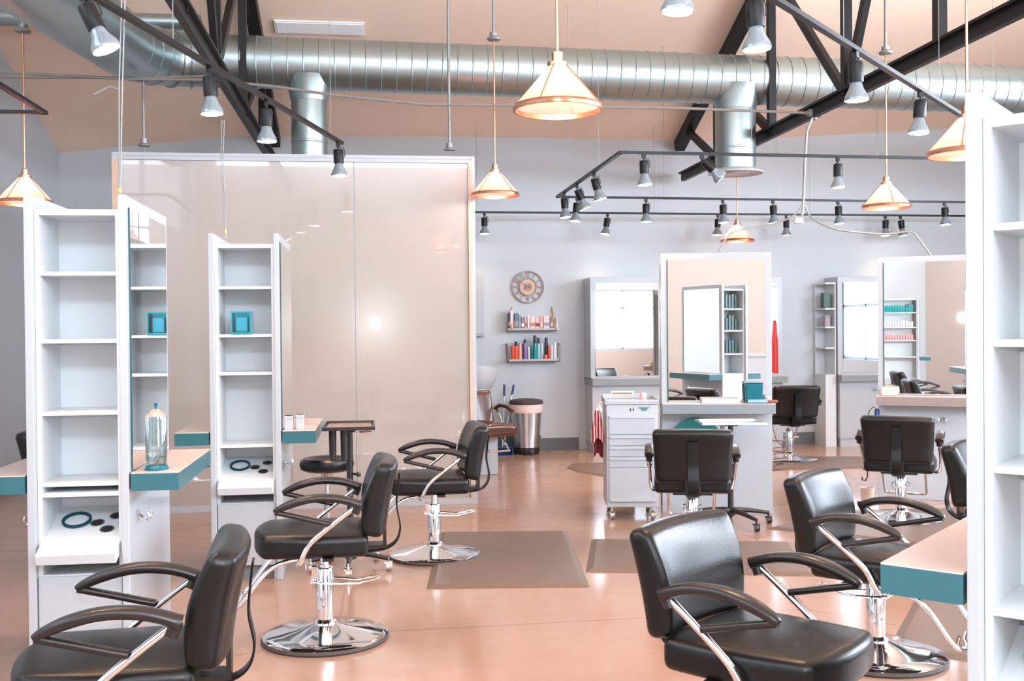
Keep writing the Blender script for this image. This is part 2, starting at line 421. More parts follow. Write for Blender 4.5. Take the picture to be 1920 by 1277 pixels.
# ------------------------------------------------------------------ styling stations
HOOK = None
def hook_part(parent, loc, rz):
    b = MB()
    for s_ in (-1, 1):
        b.tube([(s_*0.008, 0, 0.0), (s_*0.012, -0.02, -0.02), (s_*0.022, -0.045, -0.03), (s_*0.03, -0.055, -0.01), (s_*0.032, -0.05, 0.008)], 0.004, 6)
    b.box((0, -0.003, 0.0), (0.03, 0.006, 0.03))
    return b.obj('coat_hook', M['chrome'], parent, smooth=True, loc=loc, rot=(0, 0, rz))
def tool_tray(parent, y0=0.0):
    """tilted white tool tray, origin at its back edge"""
    L, W, T = 0.40, 0.325, 0.05
    ang = R(21)
    root = MB().b2((-W/2, -L, -T), (W/2, 0, 0)).obj('tool_tray', M['white_in'], parent, bevel=0.004, loc=(0, y0+0.275, 0.715), rot=(ang, 0, 0))
    MB().ring(0.052, 0.062, 0.03, (-0.058, -0.13, -0.018), 36).obj('dryer_ring', M['navyteal'], root, smooth=True)
    MB().lathe([(0.0, 0), (0.05, 0), (0.05, 0.002), (0, 0.002)], (-0.058, -0.13, 0.0), 32).obj('ring_floor', M['white_in'], root)
    for hx, hy in ((0.105, -0.10), (0.035, -0.155), (0.088, -0.21)):
        h = MB().ring(0.026, 0.031, 0.006, (hx, hy, -0.001), 24).obj('iron_holder', M['chrome'], root, smooth=True)
        MB().lathe([(0, 0.004), (0.026, 0.004), (0.026, 0), (0, 0)], (hx, hy, 0.0), 24).obj('holder_cup', M['plastic'], h, smooth=True)
    return root
def station(name, label, loc, rz, W=0.415, L=0.88, H=2.09, shelves=(1.765, 1.475, 1.22), cmat=None, tray=True, group=None, hook=0.16, rear=False):
    """local: x across, y along; the open shelf end faces -y"""
    cmat = cmat or M['counter_bluelit']
    t = thing(name, label, 'salon station', loc, rz, group)
    T = 0.032; hw = W/2
    for s_ in (-1, 1):
        xo = s_*hw; xi = s_*(hw-T)
        MB().b2((min(xo, xi), 0, 0.0), (max(xo, xi), L, H)).obj('side_panel', M['white'], t, bevel=0.003)
        mo = MB().b2((xo, 0.055, 0.905), (xo+s_*0.006, L-0.05, H-0.05)).obj('mirror', M['mirror'], t)
        MB().b2((xo, 0.047, 0.905), (xo+s_*0.0065, 0.055, H-0.05)).obj('mirror_edge', M['mirror_edge'], mo)
        cx = s_*(hw+0.1075)
        c = MB().b2((cx-0.0995, 0, 0.822), (cx+0.0995, L, 0.896)).obj('countertop', cmat, t)
        MB().b2((cx-0.0995, 0, 0.896), (cx+0.0995, L, 0.90)).obj('reflection_top', M['counter_reflection'], c)  # thin layer coloured as the ceiling's reflection
        hook_part(t, (s_*(hw+0.001), hook, 0.70), s_*PI/2)
    TF = 0.035
    iw = hw-T-0.001
    # tower carcass: side linings, head, back, floor of the open part
    b = MB()
    for s_ in (-1, 1):
        b.b2((s_*iw, TF, 0.0), (s_*(iw-0.018), TF+0.30, H-0.06))
    b.b2((-iw+0.018, TF, H-0.085), (iw-0.018, TF+0.30, H-0.06))
    b.b2((-iw+0.018, TF+0.285, 0.0), (iw-0.018, TF+0.30, H-0.085))
    b.b2((-iw+0.018, TF, 0.45), (iw-0.018, TF+0.285, 0.468))
    b.b2((-iw+0.018, TF, 0.80 if tray else 0.88), (iw-0.018, TF+0.285, 0.818 if tray else 0.898))
    b.obj('shelf_tower', M['white_in'], t)
    b = MB()
    for s_ in (-1, 1): b.b2((s_*(iw-0.0005), TF+0.301, 0), (s_*(iw-0.018), L-0.03, H-0.06))
    yb = L-0.29 if rear else L-0.03
    if rear:
        for z in shelves: MB().b2((-iw+0.018, yb, z-0.018), (iw-0.018, L-0.035, z)).obj('shelf', M['white_in'], t, bevel=0.002)
        b.b2((-iw+0.018, yb, 0), (iw-0.018, L-0.031, 0.90))
    b.b2((-iw+0.018, yb-0.015, 0), (iw-0.018, yb, H-0.08)).b2((-iw+0.018, TF+0.301, H-0.08), (iw-0.018, L-0.03, H-0.06))
    b.obj('back_panel', M['white_in'], t)
    for z in shelves:
        MB().b2((-iw+0.018, TF+0.012, z-0.018), (iw-0.018, TF+0.285, z)).obj('shelf', M['white_in'], t, bevel=0.002)
    d = MB().b2((-iw+0.004, TF-0.02, 0.09), (iw-0.004, TF-0.001, 0.462)).obj('door', M['white'], t, bevel=0.002)
    MB().b2((-iw+0.018, TF+0.04, 0.0), (iw-0.018, TF+0.05, 0.09)).obj('toe_kick', M['counter_grey'], t)
    if tray:
        tool_tray(t, TF)
        MB().box((0.06, TF+0.278, 0.56), (0.10, 0.012, 0.03)).obj('outlet_strip', M['plastic'], t)
    return t
S1 = station('styling_station', 'nearest white styling station on the left, with a glass jar on its right worktop', (-1.2575, 4.62, 0), 0, shelves=(1.765, 1.475, 1.165, 0.86))
S2 = station('styling_station', 'second white styling station from the left, blue glass cube on its shelf', (-0.776, 6.40, 0), 0, shelves=(1.775, 1.485, 1.255))
ax45 = math.atan2(0.697, 0.717) - PI/2
lx = Vector((math.cos(ax45), math.sin(ax45), 0))
S5 = station('styling_station', 'close bright white styling station cut off by the right edge of the frame', Vector((1.41, 2.34, 0)) + lx*0.2075, ax45, H=2.06, rear=True, shelves=(1.745, 1.465, 1.16))
# face-on stations: mirror wing towards the camera -> local +x side turned to face the camera
def facing_station(name, label, left, ang, width, cm, group=None, L=None):
    # left = world point of the left front corner; the mirror runs along direction ang
    d = Vector((math.cos(ang), math.sin(ang), 0)); n = Vector((math.sin(ang), -math.cos(ang), 0))   # n towards camera
    # local y along -d?  local +x -> n , local +y -> d rotated: rz such that x axis = n => y axis = d
    rz = math.atan2(n.y, n.x)
    centre = Vector((left[0], left[1], 0)) - n*0.2075
    return station(name, label, centre, rz, L=width, H=2.10, cmat=cm, tray=False, group=group, hook=width*0.55)
S3 = facing_station('styling_station', 'white station in the centre, tall framed mirror turned to the camera above a grey worktop', (2.295, 8.18), R(-13.5), 0.875, M['counter_grey'])
S4 = facing_station('styling_station', 'white station on the right with a wide framed mirror and a pale brown worktop edge', (4.36, 8.60), R(-31), 0.95, colmat('warmlit_grey_laminate', (0.30, 0.235, 0.21), 0.3))  # grey laminate again, warm peach reflection put into the brown colour
# white skirting panel edge frames of the face-on mirrors come from the side panel itself

# wall stations
def wall_station(label, x0, x1, y=12.32, top=2.12, cx0=0, cx1=0):
    t = thing('wall_station', label, 'salon station', ((x0+x1)/2, y, 0), 0, None)
    w = (x1-x0)/2; D = WY-y-0.005
    MB().b2((-w, 0, 0.90), (w, D, top)).obj('mirror_cabinet', M['white'], t, bevel=0.003)
    MB().b2((-w+0.06, -0.006, 0.925), (w-0.06, 0, top-0.07)).obj('mirror', M['mirror'], t)
    c = MB().b2((-w-cx0, -0.10, 0.815), (w+cx1, D, 0.895)).obj('countertop', M['counter_grey'], t)
    MB().b2((-w-cx0, -0.10, 0.895), (w+cx1, -0.001, 0.90)).obj('reflection_top', M['counter_reflection'], c)  # painted ceiling reflection on the wall worktop
    MB().b2((-w+0.01, -0.03, 0.10), (w-0.01, D, 0.815)).obj('base_cabinet', M['white'], t, bevel=0.003)
    MB().b2((-w+0.02, -0.015, 0), (w-0.02, D, 0.10)).obj('toe_kick', M['white'], t)
    hook_part(t, (0.02, -0.031, 0.72), 0)
    return t
W1 = wall_station('white mirror station on the back wall right of the trash can', 2.58, 3.48)
W2 = wall_station('white mirror station on the back wall, mostly hidden behind the central one', 4.05, 5.0, cx1=0.03)
W3 = wall_station('white mirror station on the back wall behind the pale brown worktop', 5.72, 6.6)
t = thing('side_shelf', 'narrow open white shelf unit at the left of a back wall mirror station', 'shelf', (5.64, 12.45, 0))
b = MB().b2((-0.07, -0.1, 0), (0.07, 0.24, 0.1)).b2((-0.07, 0.2, 0.1), (0.07, 0.24, 2.05)).b2((0.055, -0.1, 0.1), (0.07, 0.2, 2.05)).b2((-0.07, -0.1, 2.03), (0.055, 0.2, 2.05)).b2((-0.07, -0.1, 0.1), (0.055, 0.2, 0.9))
b.obj('carcass', M['white_in'], t)
for z in (1.24, 1.50, 1.73): MB().b2((-0.07, -0.1, z-0.02), (0.054, 0.199, z)).obj('shelf', M['white_in'], t)
tag(MB().b2((5.575, 12.40, 1.731), (5.66, 12.5, 1.92)).obj('product_box', colmat('dark_green_card', (0.03, 0.08, 0.06)), bevel=0.004), 'dark green box on the side shelf at the back wall', 'box')
tag(MB().b2((5.59, 12.40, 1.501), (5.66, 12.5, 1.615)).b2((5.59, 12.40, 1.615), (5.66, 12.5, 1.64)).obj('product_jar', colmat('plum_card', (0.35, 0.28, 0.30)), bevel=0.004), 'small grey and black jar one shelf below the green box', 'jar')

# ------------------------------------------------------------------ styling chair
def build_chair():
    t = thing('styling_chair', '', 'salon chair')
    # base disc
    prof = [(0, 0.012), (0.290, 0.012), (0.300, 0.016), (0.302, 0.022), (0.29, 0.028), (0.22, 0.038), (0.14, 0.052), (0.08, 0.068), (0.055, 0.078), (0.05, 0.09), (0, 0.09)]
    base = MB().lathe(prof, n=56).obj('base', M['chrome'], t, smooth=True)
    MB().lathe([(0.285, 0), (0.304, 0), (0.309, 0.010), (0.304, 0.018), (0.297, 0.0195), (0.285, 0.0118)], n=56, closed=True).obj('rubber_ring', M['rubber'], base, smooth=True)
    MB().lathe([(0.052, 0.075), (0.056, 0.085), (0.045, 0.098), (0.0425, 0.10), (0.0425, 0.345), (0.038, 0.352), (0.0, 0.352)], n=28).obj('pump_cylinder', M['chrome'], t, smooth=True)
    U = {}
    U['p'] = MB().cyl((0, 0, 0.30), (0, 0, 0.435), 0.021, 18).obj('piston', M['chrome'], t, smooth=True)
    b = MB(); b.box((0.048, 0, 0.325), (0.03, 0.05, 0.07)); b.box((0.055, 0, 0.288), (0.03, 0.09, 0.016))
    lv = b.obj('pump_bracket', M['chrome'], t, bevel=0.004)
    pth = [(0.055, 0.045, 0.288), (0.02, 0.065, 0.285), (-0.08, 0.06, 0.278), (-0.16, 0.04, 0.272), (-0.23, 0.035, 0.285), (-0.265, 0.03, 0.292), (-0.262, -0.03, 0.292), (-0.23, -0.035, 0.285), (-0.16, -0.04, 0.272), (-0.08, -0.06, 0.278), (0.02, -0.065, 0.285), (0.055, -0.045, 0.288)]
    MB().tube(pth, 0.005, 8).obj('pump_lever', M['chrome'], lv, smooth=True)
    # seat plate under the cushion
    MB().b2((-0.16, -0.13, 0.425), (0.20, 0.13, 0.448)).b2((-0.05, -0.27, 0.432), (0.0, 0.27, 0.444)).obj('seat_plate', M['plastic'], t)
    # seat cushion
    def seat(p):
        x, y, z = p
        k = (x+0.245)/0.49
        if z > 0:
            z += 0.028*max(0, 1-(y/0.25)**2) * (0.35+0.65*math.sin(min(1, max(0, k))*PI)) + 0.018*max(0, k-0.55)
        w = 1 - 0.10*max(0, k-0.6)/0.4 - 0.05*max(0, 0.3-k)
        if k > 0.8: x += 0.05*(1-(y/0.26)**2)*((k-0.8)/0.2)
        return (x+0.035, y*w, z+0.492)
    MB().rbox((0.245, 0.255, 0.052), 0.032, seat, 12).obj('seat', M['vinyl'], t, smooth=True)
    # backrest
    def back(p):
        x, y, z = p            # x thickness (front +), z height
        k = (z+0.175)/0.35
        th = 1.0 + 0.25*math.sin(max(0, min(1, k))*PI) - 0.1*k
        x *= th
        x += -0.030*(1-(y/0.26)**2) + 0.02*math.sin(k*PI)
        w = 0.95 + 0.07*k
        z2 = z + (0.012*(1-(y/0.26)**2) if k > 0.7 else 0)
        px = x*math.cos(R(12)) - z2*math.sin(R(12))
        pz = x*math.sin(R(12)) + z2*math.cos(R(12))
        return (px-0.258, y*w, pz+0.702)
    MB().rbox((0.048, 0.258, 0.175), 0.034, back, 12).obj('backrest', M['vinyl'], t, smooth=True)
    # rear support band: flat bar down the middle of the back, looping out and under the seat
    pts = [(-0.368, 0, 0.80), (-0.358, 0, 0.72), (-0.350, 0, 0.64), (-0.362, 0, 0.585), (-0.372, 0, 0.53), (-0.355, 0, 0.465), (-0.30, 0, 0.428), (-0.20, 0, 0.420), (-0.08, 0, 0.424)]
    def smoothp(p, it=2):
        p = [Vector(q) for q in p]
        for _ in range(it):
            q = [p[0]]
            for a, b_ in zip(p, p[1:]): q += [a*0.75+b_*0.25, a*0.25+b_*0.75]
            q.append(p[-1]); p = q
        return p
    pp = smoothp(pts)
    MB().sweep(pp, [(0.036, 0.004)]*len(pp), n=12, e=5).obj('back_bar', M['black'], t, smooth=True)
    # bracket between seat and back
    MB().b2((-0.30, -0.05, 0.44), (-0.16, 0.05, 0.456)).b2((-0.30, -0.05, 0.456), (-0.285, 0.05, 0.56)).obj('back_bracket', M['plastic'], t)
    # armrests
    for s_ in (-1, 1):
        Y = s_*0.285
        up = smoothp([(0.215, Y, 0.672), (0.19, Y, 0.688), (0.12, Y, 0.716), (0.03, Y, 0.734), (-0.07, Y, 0.728), (-0.14, Y, 0.708), (-0.178, Y, 0.690)])
        n_ = len(up)
        sz = []
        for i in range(n_):
            k_ = i/(n_-1); sz.append((0.012+0.019*min(1, 2.6*k_)*(1 if k_ < 0.95 else 0.8), 0.011+0.008*min(1, 3*k_)+0.005*max(0, k_-0.8)/0.2))
        b = MB().sweep(up, sz)
        low = smoothp([(0.212, Y, 0.672), (0.17, Y, 0.662), (0.09, Y, 0.642), (0.0, Y, 0.618), (-0.035, Y, 0.610)], 1)
        b.sweep(low, [(0.014+0.004*min(1, i/3), 0.012) for i in range(len(low))])
        b.cyl((-0.165, Y, 0.695), (-0.150, Y, 0.655), 0.021, 14)
        arm = b.obj('armrest', M['plastic'], t, smooth=True)
        tb = smoothp([(-0.155, Y, 0.685), (-0.06, Y, 0.615), (0.03, Y, 0.545), (0.07, Y, 0.505), (0.10, Y*0.98, 0.44), (0.115, Y*0.9, 0.418), (0.10, Y*0.6, 0.418), (0.09, Y*0.4, 0.42)])
        MB().tube(tb, 0.0125, 12).obj('arm_tube', M['chrome'], arm, smooth=True)
    # footrest
    fr = smoothp([(0.10, -0.15, 0.425), (0.20, -0.16, 0.415), (0.28, -0.16, 0.36), (0.37, -0.16, 0.235), (0.40, -0.155, 0.205), (0.41, -0.12, 0.20), (0.41, 0.12, 0.20), (0.40, 0.155, 0.205), (0.37, 0.16, 0.235), (0.28, 0.16, 0.36), (0.20, 0.16, 0.415), (0.10, 0.15, 0.425)])
    MB().tube(fr, 0.011, 10).obj('footrest', M['chrome'], t, smooth=True)
    return t
chair0 = build_chair()
LOW = ('base', 'pump_cylinder', 'pump_bracket')
def chair(label, x, y, deg, dz=0.0, first=False):
    c = chair0 if first else dup(chair0, (0, 0, 0), 0, '')
    c.location = (x, y, 0.0); c.rotation_euler = (0, 0, R(deg)); c['label'] = label; c['group'] = 'styling chairs'
    return c
CH = [
 ('black styling chair in the left foreground, cut off by the bottom edge', -0.755, 3.33, 184, -0.02),
 ('black styling chair facing the second white tower, whole round chrome base in view', -0.255, 5.14, 181, 0),
 ('black styling chair with its chrome base overlapping the big taupe mat', 0.378, 6.90, 182, 0),
 ('black styling chair seen from behind in front of the central mirror station', 2.13, 6.85, 74, -0.04),
 ('black styling chair in the right foreground with orange-lit armrest and seat', 1.21, 3.19, -49, -0.02),
 ('black styling chair right of centre behind the teal edged worktop, chrome base showing', 2.24, 4.45, -47, -0.06),
 ('black styling chair seen from behind before the right mirror and pale brown worktop', 4.01, 7.55, 57, -0.05),
 ('small distant black styling chair seen from behind near the back wall', 4.60, 11.15, 83, -0.02),
 ('black styling chair at the right, half hidden by the close white station', 3.56, 5.42, -46, -0.05),
 ('black styling chair at the far left, only its back top showing behind a worktop', -1.90, 7.12, -8, 0),
]
chairs = []
for i, (lb, x, y, dg, dz) in enumerate(CH[1:]): chairs.append(chair(lb, x, y, dg, first=False))
chairs.insert(0, chair(CH[0][0], CH[0][1], CH[0][2], CH[0][3], first=True))
for c, spec in zip(chairs, CH):
    if spec[4]:
        for k_ in kids(c):
            if k_.name.split('.')[0] not in LOW: k_.location.z += spec[4]

# shampoo chair behind the partition
sc = thing('shampoo_chair', 'brown leather shampoo chair on a white box, half hidden by the partition edge', 'salon chair', (1.05, 10.75, 0), R(-66))
MB().b2((-0.20, -0.17, 0.0), (0.12, 0.17, 0.40)).obj('pedestal', M['whiteplain'], sc, bevel=0.006)
MB().b2((-0.19, -0.16, 0.40), (0.14, 0.16, 0.44)).obj('seat_plate', M['plastic'], sc)
def sfn(p): return (p[0]+0.10, p[1], p[2]+0.47+0.02*max(0, 1-(p[1]/0.26)**2)*(1 if p[2] > 0 else 0))
MB().rbox((0.27, 0.27, 0.06), 0.045, sfn).obj('seat', M['vinyl_brown'], sc, smooth=True)
def bfn(p):
    x, y, z = p; x -= 0.03*(1-(y/0.27)**2); a = R(12)
    return (x*math.cos(a)-z*math.sin(a)-0.17, y, x*math.sin(a)+z*math.cos(a)+0.66)
MB().rbox((0.045, 0.27, 0.20), 0.035, bfn).obj('backrest', M['vinyl_brown'], sc, smooth=True)
for s_ in (-1, 1):
    a_ = MB().tube([(-0.15, s_*0.30, 0.66), (-0.05, s_*0.30, 0.70), (0.10, s_*0.30, 0.69), (0.2, s_*0.30, 0.65)], 0.02, 10).obj('armrest', M['vinyl_brown'], sc, smooth=True)
    MB().tube([(-0.13, s_*0.30, 0.66), (-0.02, s_*0.30, 0.55), (0.02, s_*0.28, 0.45), (0.02, s_*0.1, 0.43)], 0.011, 8).obj('arm_tube', M['chrome'], a_, smooth=True)
MB().tube([(0.26, -0.12, 0.44), (0.40, -0.12, 0.30), (0.44, -0.12, 0.28), (0.44, 0.12, 0.28), (0.40, 0.12, 0.30), (0.26, 0.12, 0.44)], 0.01, 8).obj('footrest', M['chrome'], sc, smooth=True)
# wash basin: bowl, pedestal, faucet
wb = thing('shampoo_bowl', 'white shampoo bowl with a raised rim behind the brown chair', 'sink', (1.13, 11.75, 0))
MB().lathe([(0.0, 0.80), (0.10, 0.80), (0.20, 0.85), (0.27, 0.96), (0.29, 1.07), (0.27, 1.07), (0.24, 0.97), (0.17, 0.88), (0, 0.86)], n=36).xf(Matrix.Rotation(R(-14), 4, 'X')).obj('bowl', M['whiteplain'], wb, smooth=True, loc=(0, 0.1, -0.02))
MB().b2((-0.16, 0.05, 0), (0.16, 0.32, 0.82)).obj('pedestal', M['whiteplain'], wb, bevel=0.02)
MB().tube([(-0.10, 0.12, 1.14), (-0.10, 0.12, 1.22), (-0.10, 0.06, 1.25), (-0.10, 0.0, 1.22)], 0.014, 10).b2((-0.13, 0.09, 1.08), (-0.07, 0.15, 1.14)).obj('faucet', M['plastic'], wb, smooth=True)
tag(MB().b2((0.75, WY-0.10, 1.42), (1.33, WY-0.002, 2.20)).b2((0.76, WY-0.115, 1.44), (1.32, WY-0.10, 2.18)).obj('wall_cabinet', M['whiteplain'], bevel=0.004), 'white wall cabinet whose edge shows beside the partition', 'cabinet')

# ------------------------------------------------------------------ floor mats
def floor_mat(poly, label):
    b = MB().prism(poly, 0.0, 0.016, inset=0.045)
    return tag(b.obj('floor_mat', M['mat_brown'], smooth=False), label, 'floor mat', 'floor mats by the chairs')
floor_mat([(0.28, 6.02), (1.22, 5.90), (1.40, 7.56), (0.46, 7.68)], 'big taupe floor mat in the middle of the floor')
floor_mat([(1.27, 6.27), (2.62, 5.93), (2.86, 6.90), (1.51, 7.24)], 'taupe floor mat partly hidden by the foreground right chair')
floor_mat([(2.02, 11.0), (2.10, 10.6), (2.28, 10.32), (3.2, 10.2), (3.3, 11.3), (2.15, 11.35)], 'taupe floor mat with clipped corners by the white tool cart')
floor_mat([(3.75, 10.45), (5.15, 10.38), (5.72, 10.75), (5.50, 11.28), (4.85, 11.38), (3.85, 11.3)], 'taupe floor mat under the distant black chair')
floor_mat([(2.86, 7.40), (3.72, 6.63), (4.95, 6.55), (5.0, 7.95), (3.62, 8.0)], 'taupe floor mat under the chair at the right mirror')
floor_mat([(2.35, 4.55), (3.35, 3.6), (4.1, 4.6), (3.1, 5.6)], 'taupe floor mat under the chair behind the teal worktop')

# ------------------------------------------------------------------ castor bases
def castor(parent, x, y, r=0.028, name='castor', h=0.09, mt=None):
    b = MB().cyl((x-0.012, y, r), (x+0.012, y, r), r, 18)
    b.cyl((x+0.016, y, r), (x+0.022, y, r), r*0.9, 16)
    b.box((x, y+0.006, r+0.022), (0.05, 0.034, 0.012)).cyl((x, y, r+0.02), (x, y, h), 0.008, 8)
    return b.obj(name, mt or M['plastic'], parent, smooth=True)
def star(parent, n, rad, z, mt, a0=0.0, cm=None):
    b = MB()
    for i in range(n):
        a = a0+2*PI*i/n; c, s_ = math.cos(a), math.sin(a)
        pts = [(0.02*c, 0.02*s_, z+0.03), (rad*0.5*c, rad*0.5*s_, z+0.022), (rad*c, rad*s_, z)]
        b.tube(pts, [0.022, 0.018, 0.013], 10)
    b.lathe([(0.0, z-0.01), (0.035, z-0.01), (0.035, z+0.05), (0.0, z+0.05)], n=18)
    b.obj('base', mt, parent, smooth=True)
    for i in range(n):
        a = a0+2*PI*i/n
        castor(parent, rad*math.cos(a), rad*math.sin(a), 0.028, 'castor', z+0.012, cm or mt)
st = thing('rolling_stool', 'round black padded stool on chrome castors under the second station worktop', 'stool', (-0.335, 7.22, 0))
MB().lathe([(0, 0.545), (0.15, 0.545), (0.178, 0.56), (0.186, 0.59), (0.178, 0.618), (0.155, 0.632), (0.12, 0.626), (0.09, 0.612), (0, 0.608)], n=40).obj('seat', M['vinyl'], st, smooth=True)
MB().cyl((0, 0, 0.12), (0, 0, 0.36), 0.024, 16).cyl((0, 0, 0.36), (0, 0, 0.545), 0.013, 14).cyl((0, 0, 0.50), (0, 0, 0.545), 0.03, 14, 0.06).obj('gas_post', M['chrome'], st, smooth=True)
star(st, 5, 0.23, 0.075, M['chrome'], 0.3)
tr = thing('tool_trolley', 'black rolling tool stand with a copper-lit tray beside the second station', 'trolley', (-0.165, 6.62, 0))
def tray_mesh(w, d, h, th=0.012):
    b = MB()
    b.b2((-w/2, -d/2, 0), (w/2, d/2, 0.006))
    for s_ in (-1, 1):
        b.prism([(s_*w/2, -d/2), (s_*w/2, d/2), (s_*(w/2-th), d/2-th), (s_*(w/2-th), -d/2+th)], 0.006, h)
        b.prism([(-w/2, s_*d/2), (w/2, s_*d/2), (w/2-th, s_*(d/2-th)), (-w/2+th, s_*(d/2-th))], 0.006, h)
    return b
tray_ = tray_mesh(0.32, 0.46, 0.022).obj('tray', M['plastic'], tr, loc=(0, 0, 0.893), rot=(0, 0, 0))
MB().b2((-0.135, -0.20, 0.007), (0.135, 0.20, 0.011)).obj('tray_reflection', M['brass'], tray_)  # copper sheet stands in for the warm reflection in the black tray
MB().cyl((0, 0, 0.10), (0, 0, 0.893), 0.020, 16).b2((-0.035, -0.05, 0.865), (0.035, 0.05, 0.892)).obj('post', M['plastic'], tr, smooth=True)
for hx in (-0.10, -0.03): MB().lathe([(0.0, 0.70), (0.018, 0.70), (0.022, 0.74), (0.023, 0.885), (0.0, 0.885)], (hx, -0.12, 0), 16).obj('tool_holder', M['plastic'], tr, smooth=True)
MB().tube([(0.10 + 0.035*math.cos(2*PI*i/20), -0.13 + 0.035*math.sin(2*PI*i/20), 0.875) for i in range(20)], 0.004, 6, closed=True).obj('dryer_ring', M['brass'], tr, smooth=True)
MB().tube([(0, 0, 0.60), (0.04, -0.03, 0.60)], 0.008, 8).lathe([(0, -0.016), (0.012, -0.012), (0.016, 0), (0.012, 0.012), (0, 0.016)], (0.055, -0.04, 0.60), 14).obj('clamp_knob', M['plastic'], tr, smooth=True)
star(tr, 5, 0.25, 0.075, M['plastic'], 0.9, M['chrome'])
tb = thing('tray_stand', 'black rolling stand with a flat silver tray in front of the central station', 'trolley', (2.665, 7.60, 0), R(-8))
tray_mesh(0.48, 0.34, 0.018, 0.025).obj('tray', M['steel'], tb, loc=(0, 0, 0.775))
MB().cyl((0, 0, 0.10), (0, 0, 0.775), 0.022, 16).b2((-0.05, -0.05, 0.755), (0.05, 0.05, 0.774)).obj('post', M['plastic'], tb, smooth=True)
star(tb, 5, 0.30, 0.085, M['plastic'], 0.15)

# ------------------------------------------------------------------ white tool cart
ct = thing('tool_cart', 'white steel tool cart with drawers left of the central chair', 'cart', (1.985, 7.93, 0), R(-9))
w, d = 0.20, 0.46
MB().b2((-w, 0, 0.10), (w, d, 0.905)).obj('body', M['whiteplain'], ct, bevel=0.006)
b = MB().b2((-w-0.012, -0.012, 0.905), (w+0.012, d+0.012, 0.918))
for s_ in (-1, 1):
    b.b2((s_*(w+0.012), -0.012, 0.918), (s_*(w+0.002), d+0.012, 0.95))
b.b2((-w-0.002, -0.012, 0.918), (w+0.002, -0.002, 0.94)).b2((-w-0.002, d, 0.918), (w+0.002, d+0.012, 0.96))
b.obj('top_tray', M['whiteplain'], ct, bevel=0.004)
zs = [(0.672, 0.818), (0.585, 0.662), (0.50, 0.576), (0.415, 0.491), (0.145, 0.405)]
for i, (a, c) in enumerate(zs):
    dr = MB().b2((-w+0.02, -0.012, a), (w-0.02, 0.0, c)).obj('drawer' if i < 4 else 'door', M['white'], ct, bevel=0.003)
    zz = (c-0.022, c) if i < 4 else (a, a+0.022)
    MB().b2((-w+0.022, -0.022, zz[0]), (w-0.022, -0.012, zz[1])).obj('handle', M['whiteplain'], dr, bevel=0.003)
b = MB().cyl((-0.01, -0.004, 0.868), (-0.01, 0.0, 0.868), 0.006, 10).cyl((0.012, -0.004, 0.868), (0.012, 0.0, 0.868), 0.006, 10)
b.b2((-0.012, -0.006, 0.852), (-0.008, -0.002, 0.866)).b2((0.010, -0.006, 0.852), (0.014, -0.002, 0.866)).obj('lock_keys', M['plastic'], ct)
# winged badge
b = MB(); bx_, bz = 0.095, 0.868
for s_ in (-1, 1):
    for q, (zz, ln) in enumerate(((0.014, 0.048), (0.006, 0.040), (-0.002, 0.030), (-0.009, 0.020))):
        b.prism([(bx_+s_*0.010, zz+bz-0.003), (bx_+s_*(0.010+ln*0.6), zz+bz-0.001), (bx_+s_*ln, zz+bz+0.003), (bx_+s_*0.010, zz+bz+0.003)], 0, 0.003)
b.prism([(bx_-0.011, bz+0.014), (bx_+0.011, bz+0.014), (bx_+0.010, bz-0.004), (bx_, bz-0.018), (bx_-0.010, bz-0.004)], 0, 0.004)
b.xf(Matrix(((1, 0, 0, 0), (0, 0, -1, 0), (0, 1, 0, 0), (0, 0, 0, 1))))
b.obj('winged_badge', colmat('badge_green', (0.10, 0.22, 0.20), 0.3), ct)
for sx in (-1, 1):
    for yy in (0.04, d-0.04): castor(ct, sx*(w-0.04), yy, 0.032, 'castor', 0.10, M['steel'])
lc = tag(MB().b2((-0.24, 0, 0), (-0.05, 0.5, 0.90)).b2((-0.25, -0.01, 0.90), (-0.045, 0.51, 0.93)).obj('side_cabinet', M['whiteplain'], bevel=0.004, loc=(2.255, 8.72, 0), rot=(0, 0, R(-13.5))), 'low white side cabinet standing behind the tool cart', 'cabinet')
# hanging striped scarf and bag on the cart's left side
t = thing('hanging_towels', 'red and white striped towels hanging on the left side of the white cart', 'towels', (1.735, 8.02, 0), R(-9))
def drape(x0, x1, y, z0, z1, seed):
    random.seed(seed); b = MB(); n = 14; th = 0.012
    rows = []
    for j in range(9):
        z = z1 + (z0-z1)*j/8; row = []
        for i in range(n+1):
            u = i/n; sp = 0.35+0.65*min(1, j/5)
            xx = (x0+x1)/2 + (x1-x0)*(u-0.5)*sp; yy = y + 0.014*math.sin(u*PI*5+seed)*sp
            row.append((xx, yy, z - 0.02*math.sin(u*7+seed)*(j/8)))
        rows.append(row)
    fr = [[b.bm.verts.new(p) for p in r] for r in rows]; bk = [[b.bm.verts.new((p[0], p[1]+th, p[2])) for p in r] for r in rows]
    for j in range(8):
        for i in range(n):
            b.bm.faces.new((fr[j][i], fr[j][i+1], fr[j+1][i+1], fr[j+1][i])); b.bm.faces.new((bk[j][i], bk[j+1][i], bk[j+1][i+1], bk[j][i+1]))
        b.bm.faces.new((fr[j][0], fr[j+1][0], bk[j+1][0], bk[j][0])); b.bm.faces.new((fr[j][n], bk[j][n], bk[j+1][n], fr[j+1][n]))
    for i in range(n):
        b.bm.faces.new((fr[0][i], bk[0][i], bk[0][i+1], fr[0][i+1])); b.bm.faces.new((fr[8][i], fr[8][i+1], bk[8][i+1], bk[8][i]))
    return b
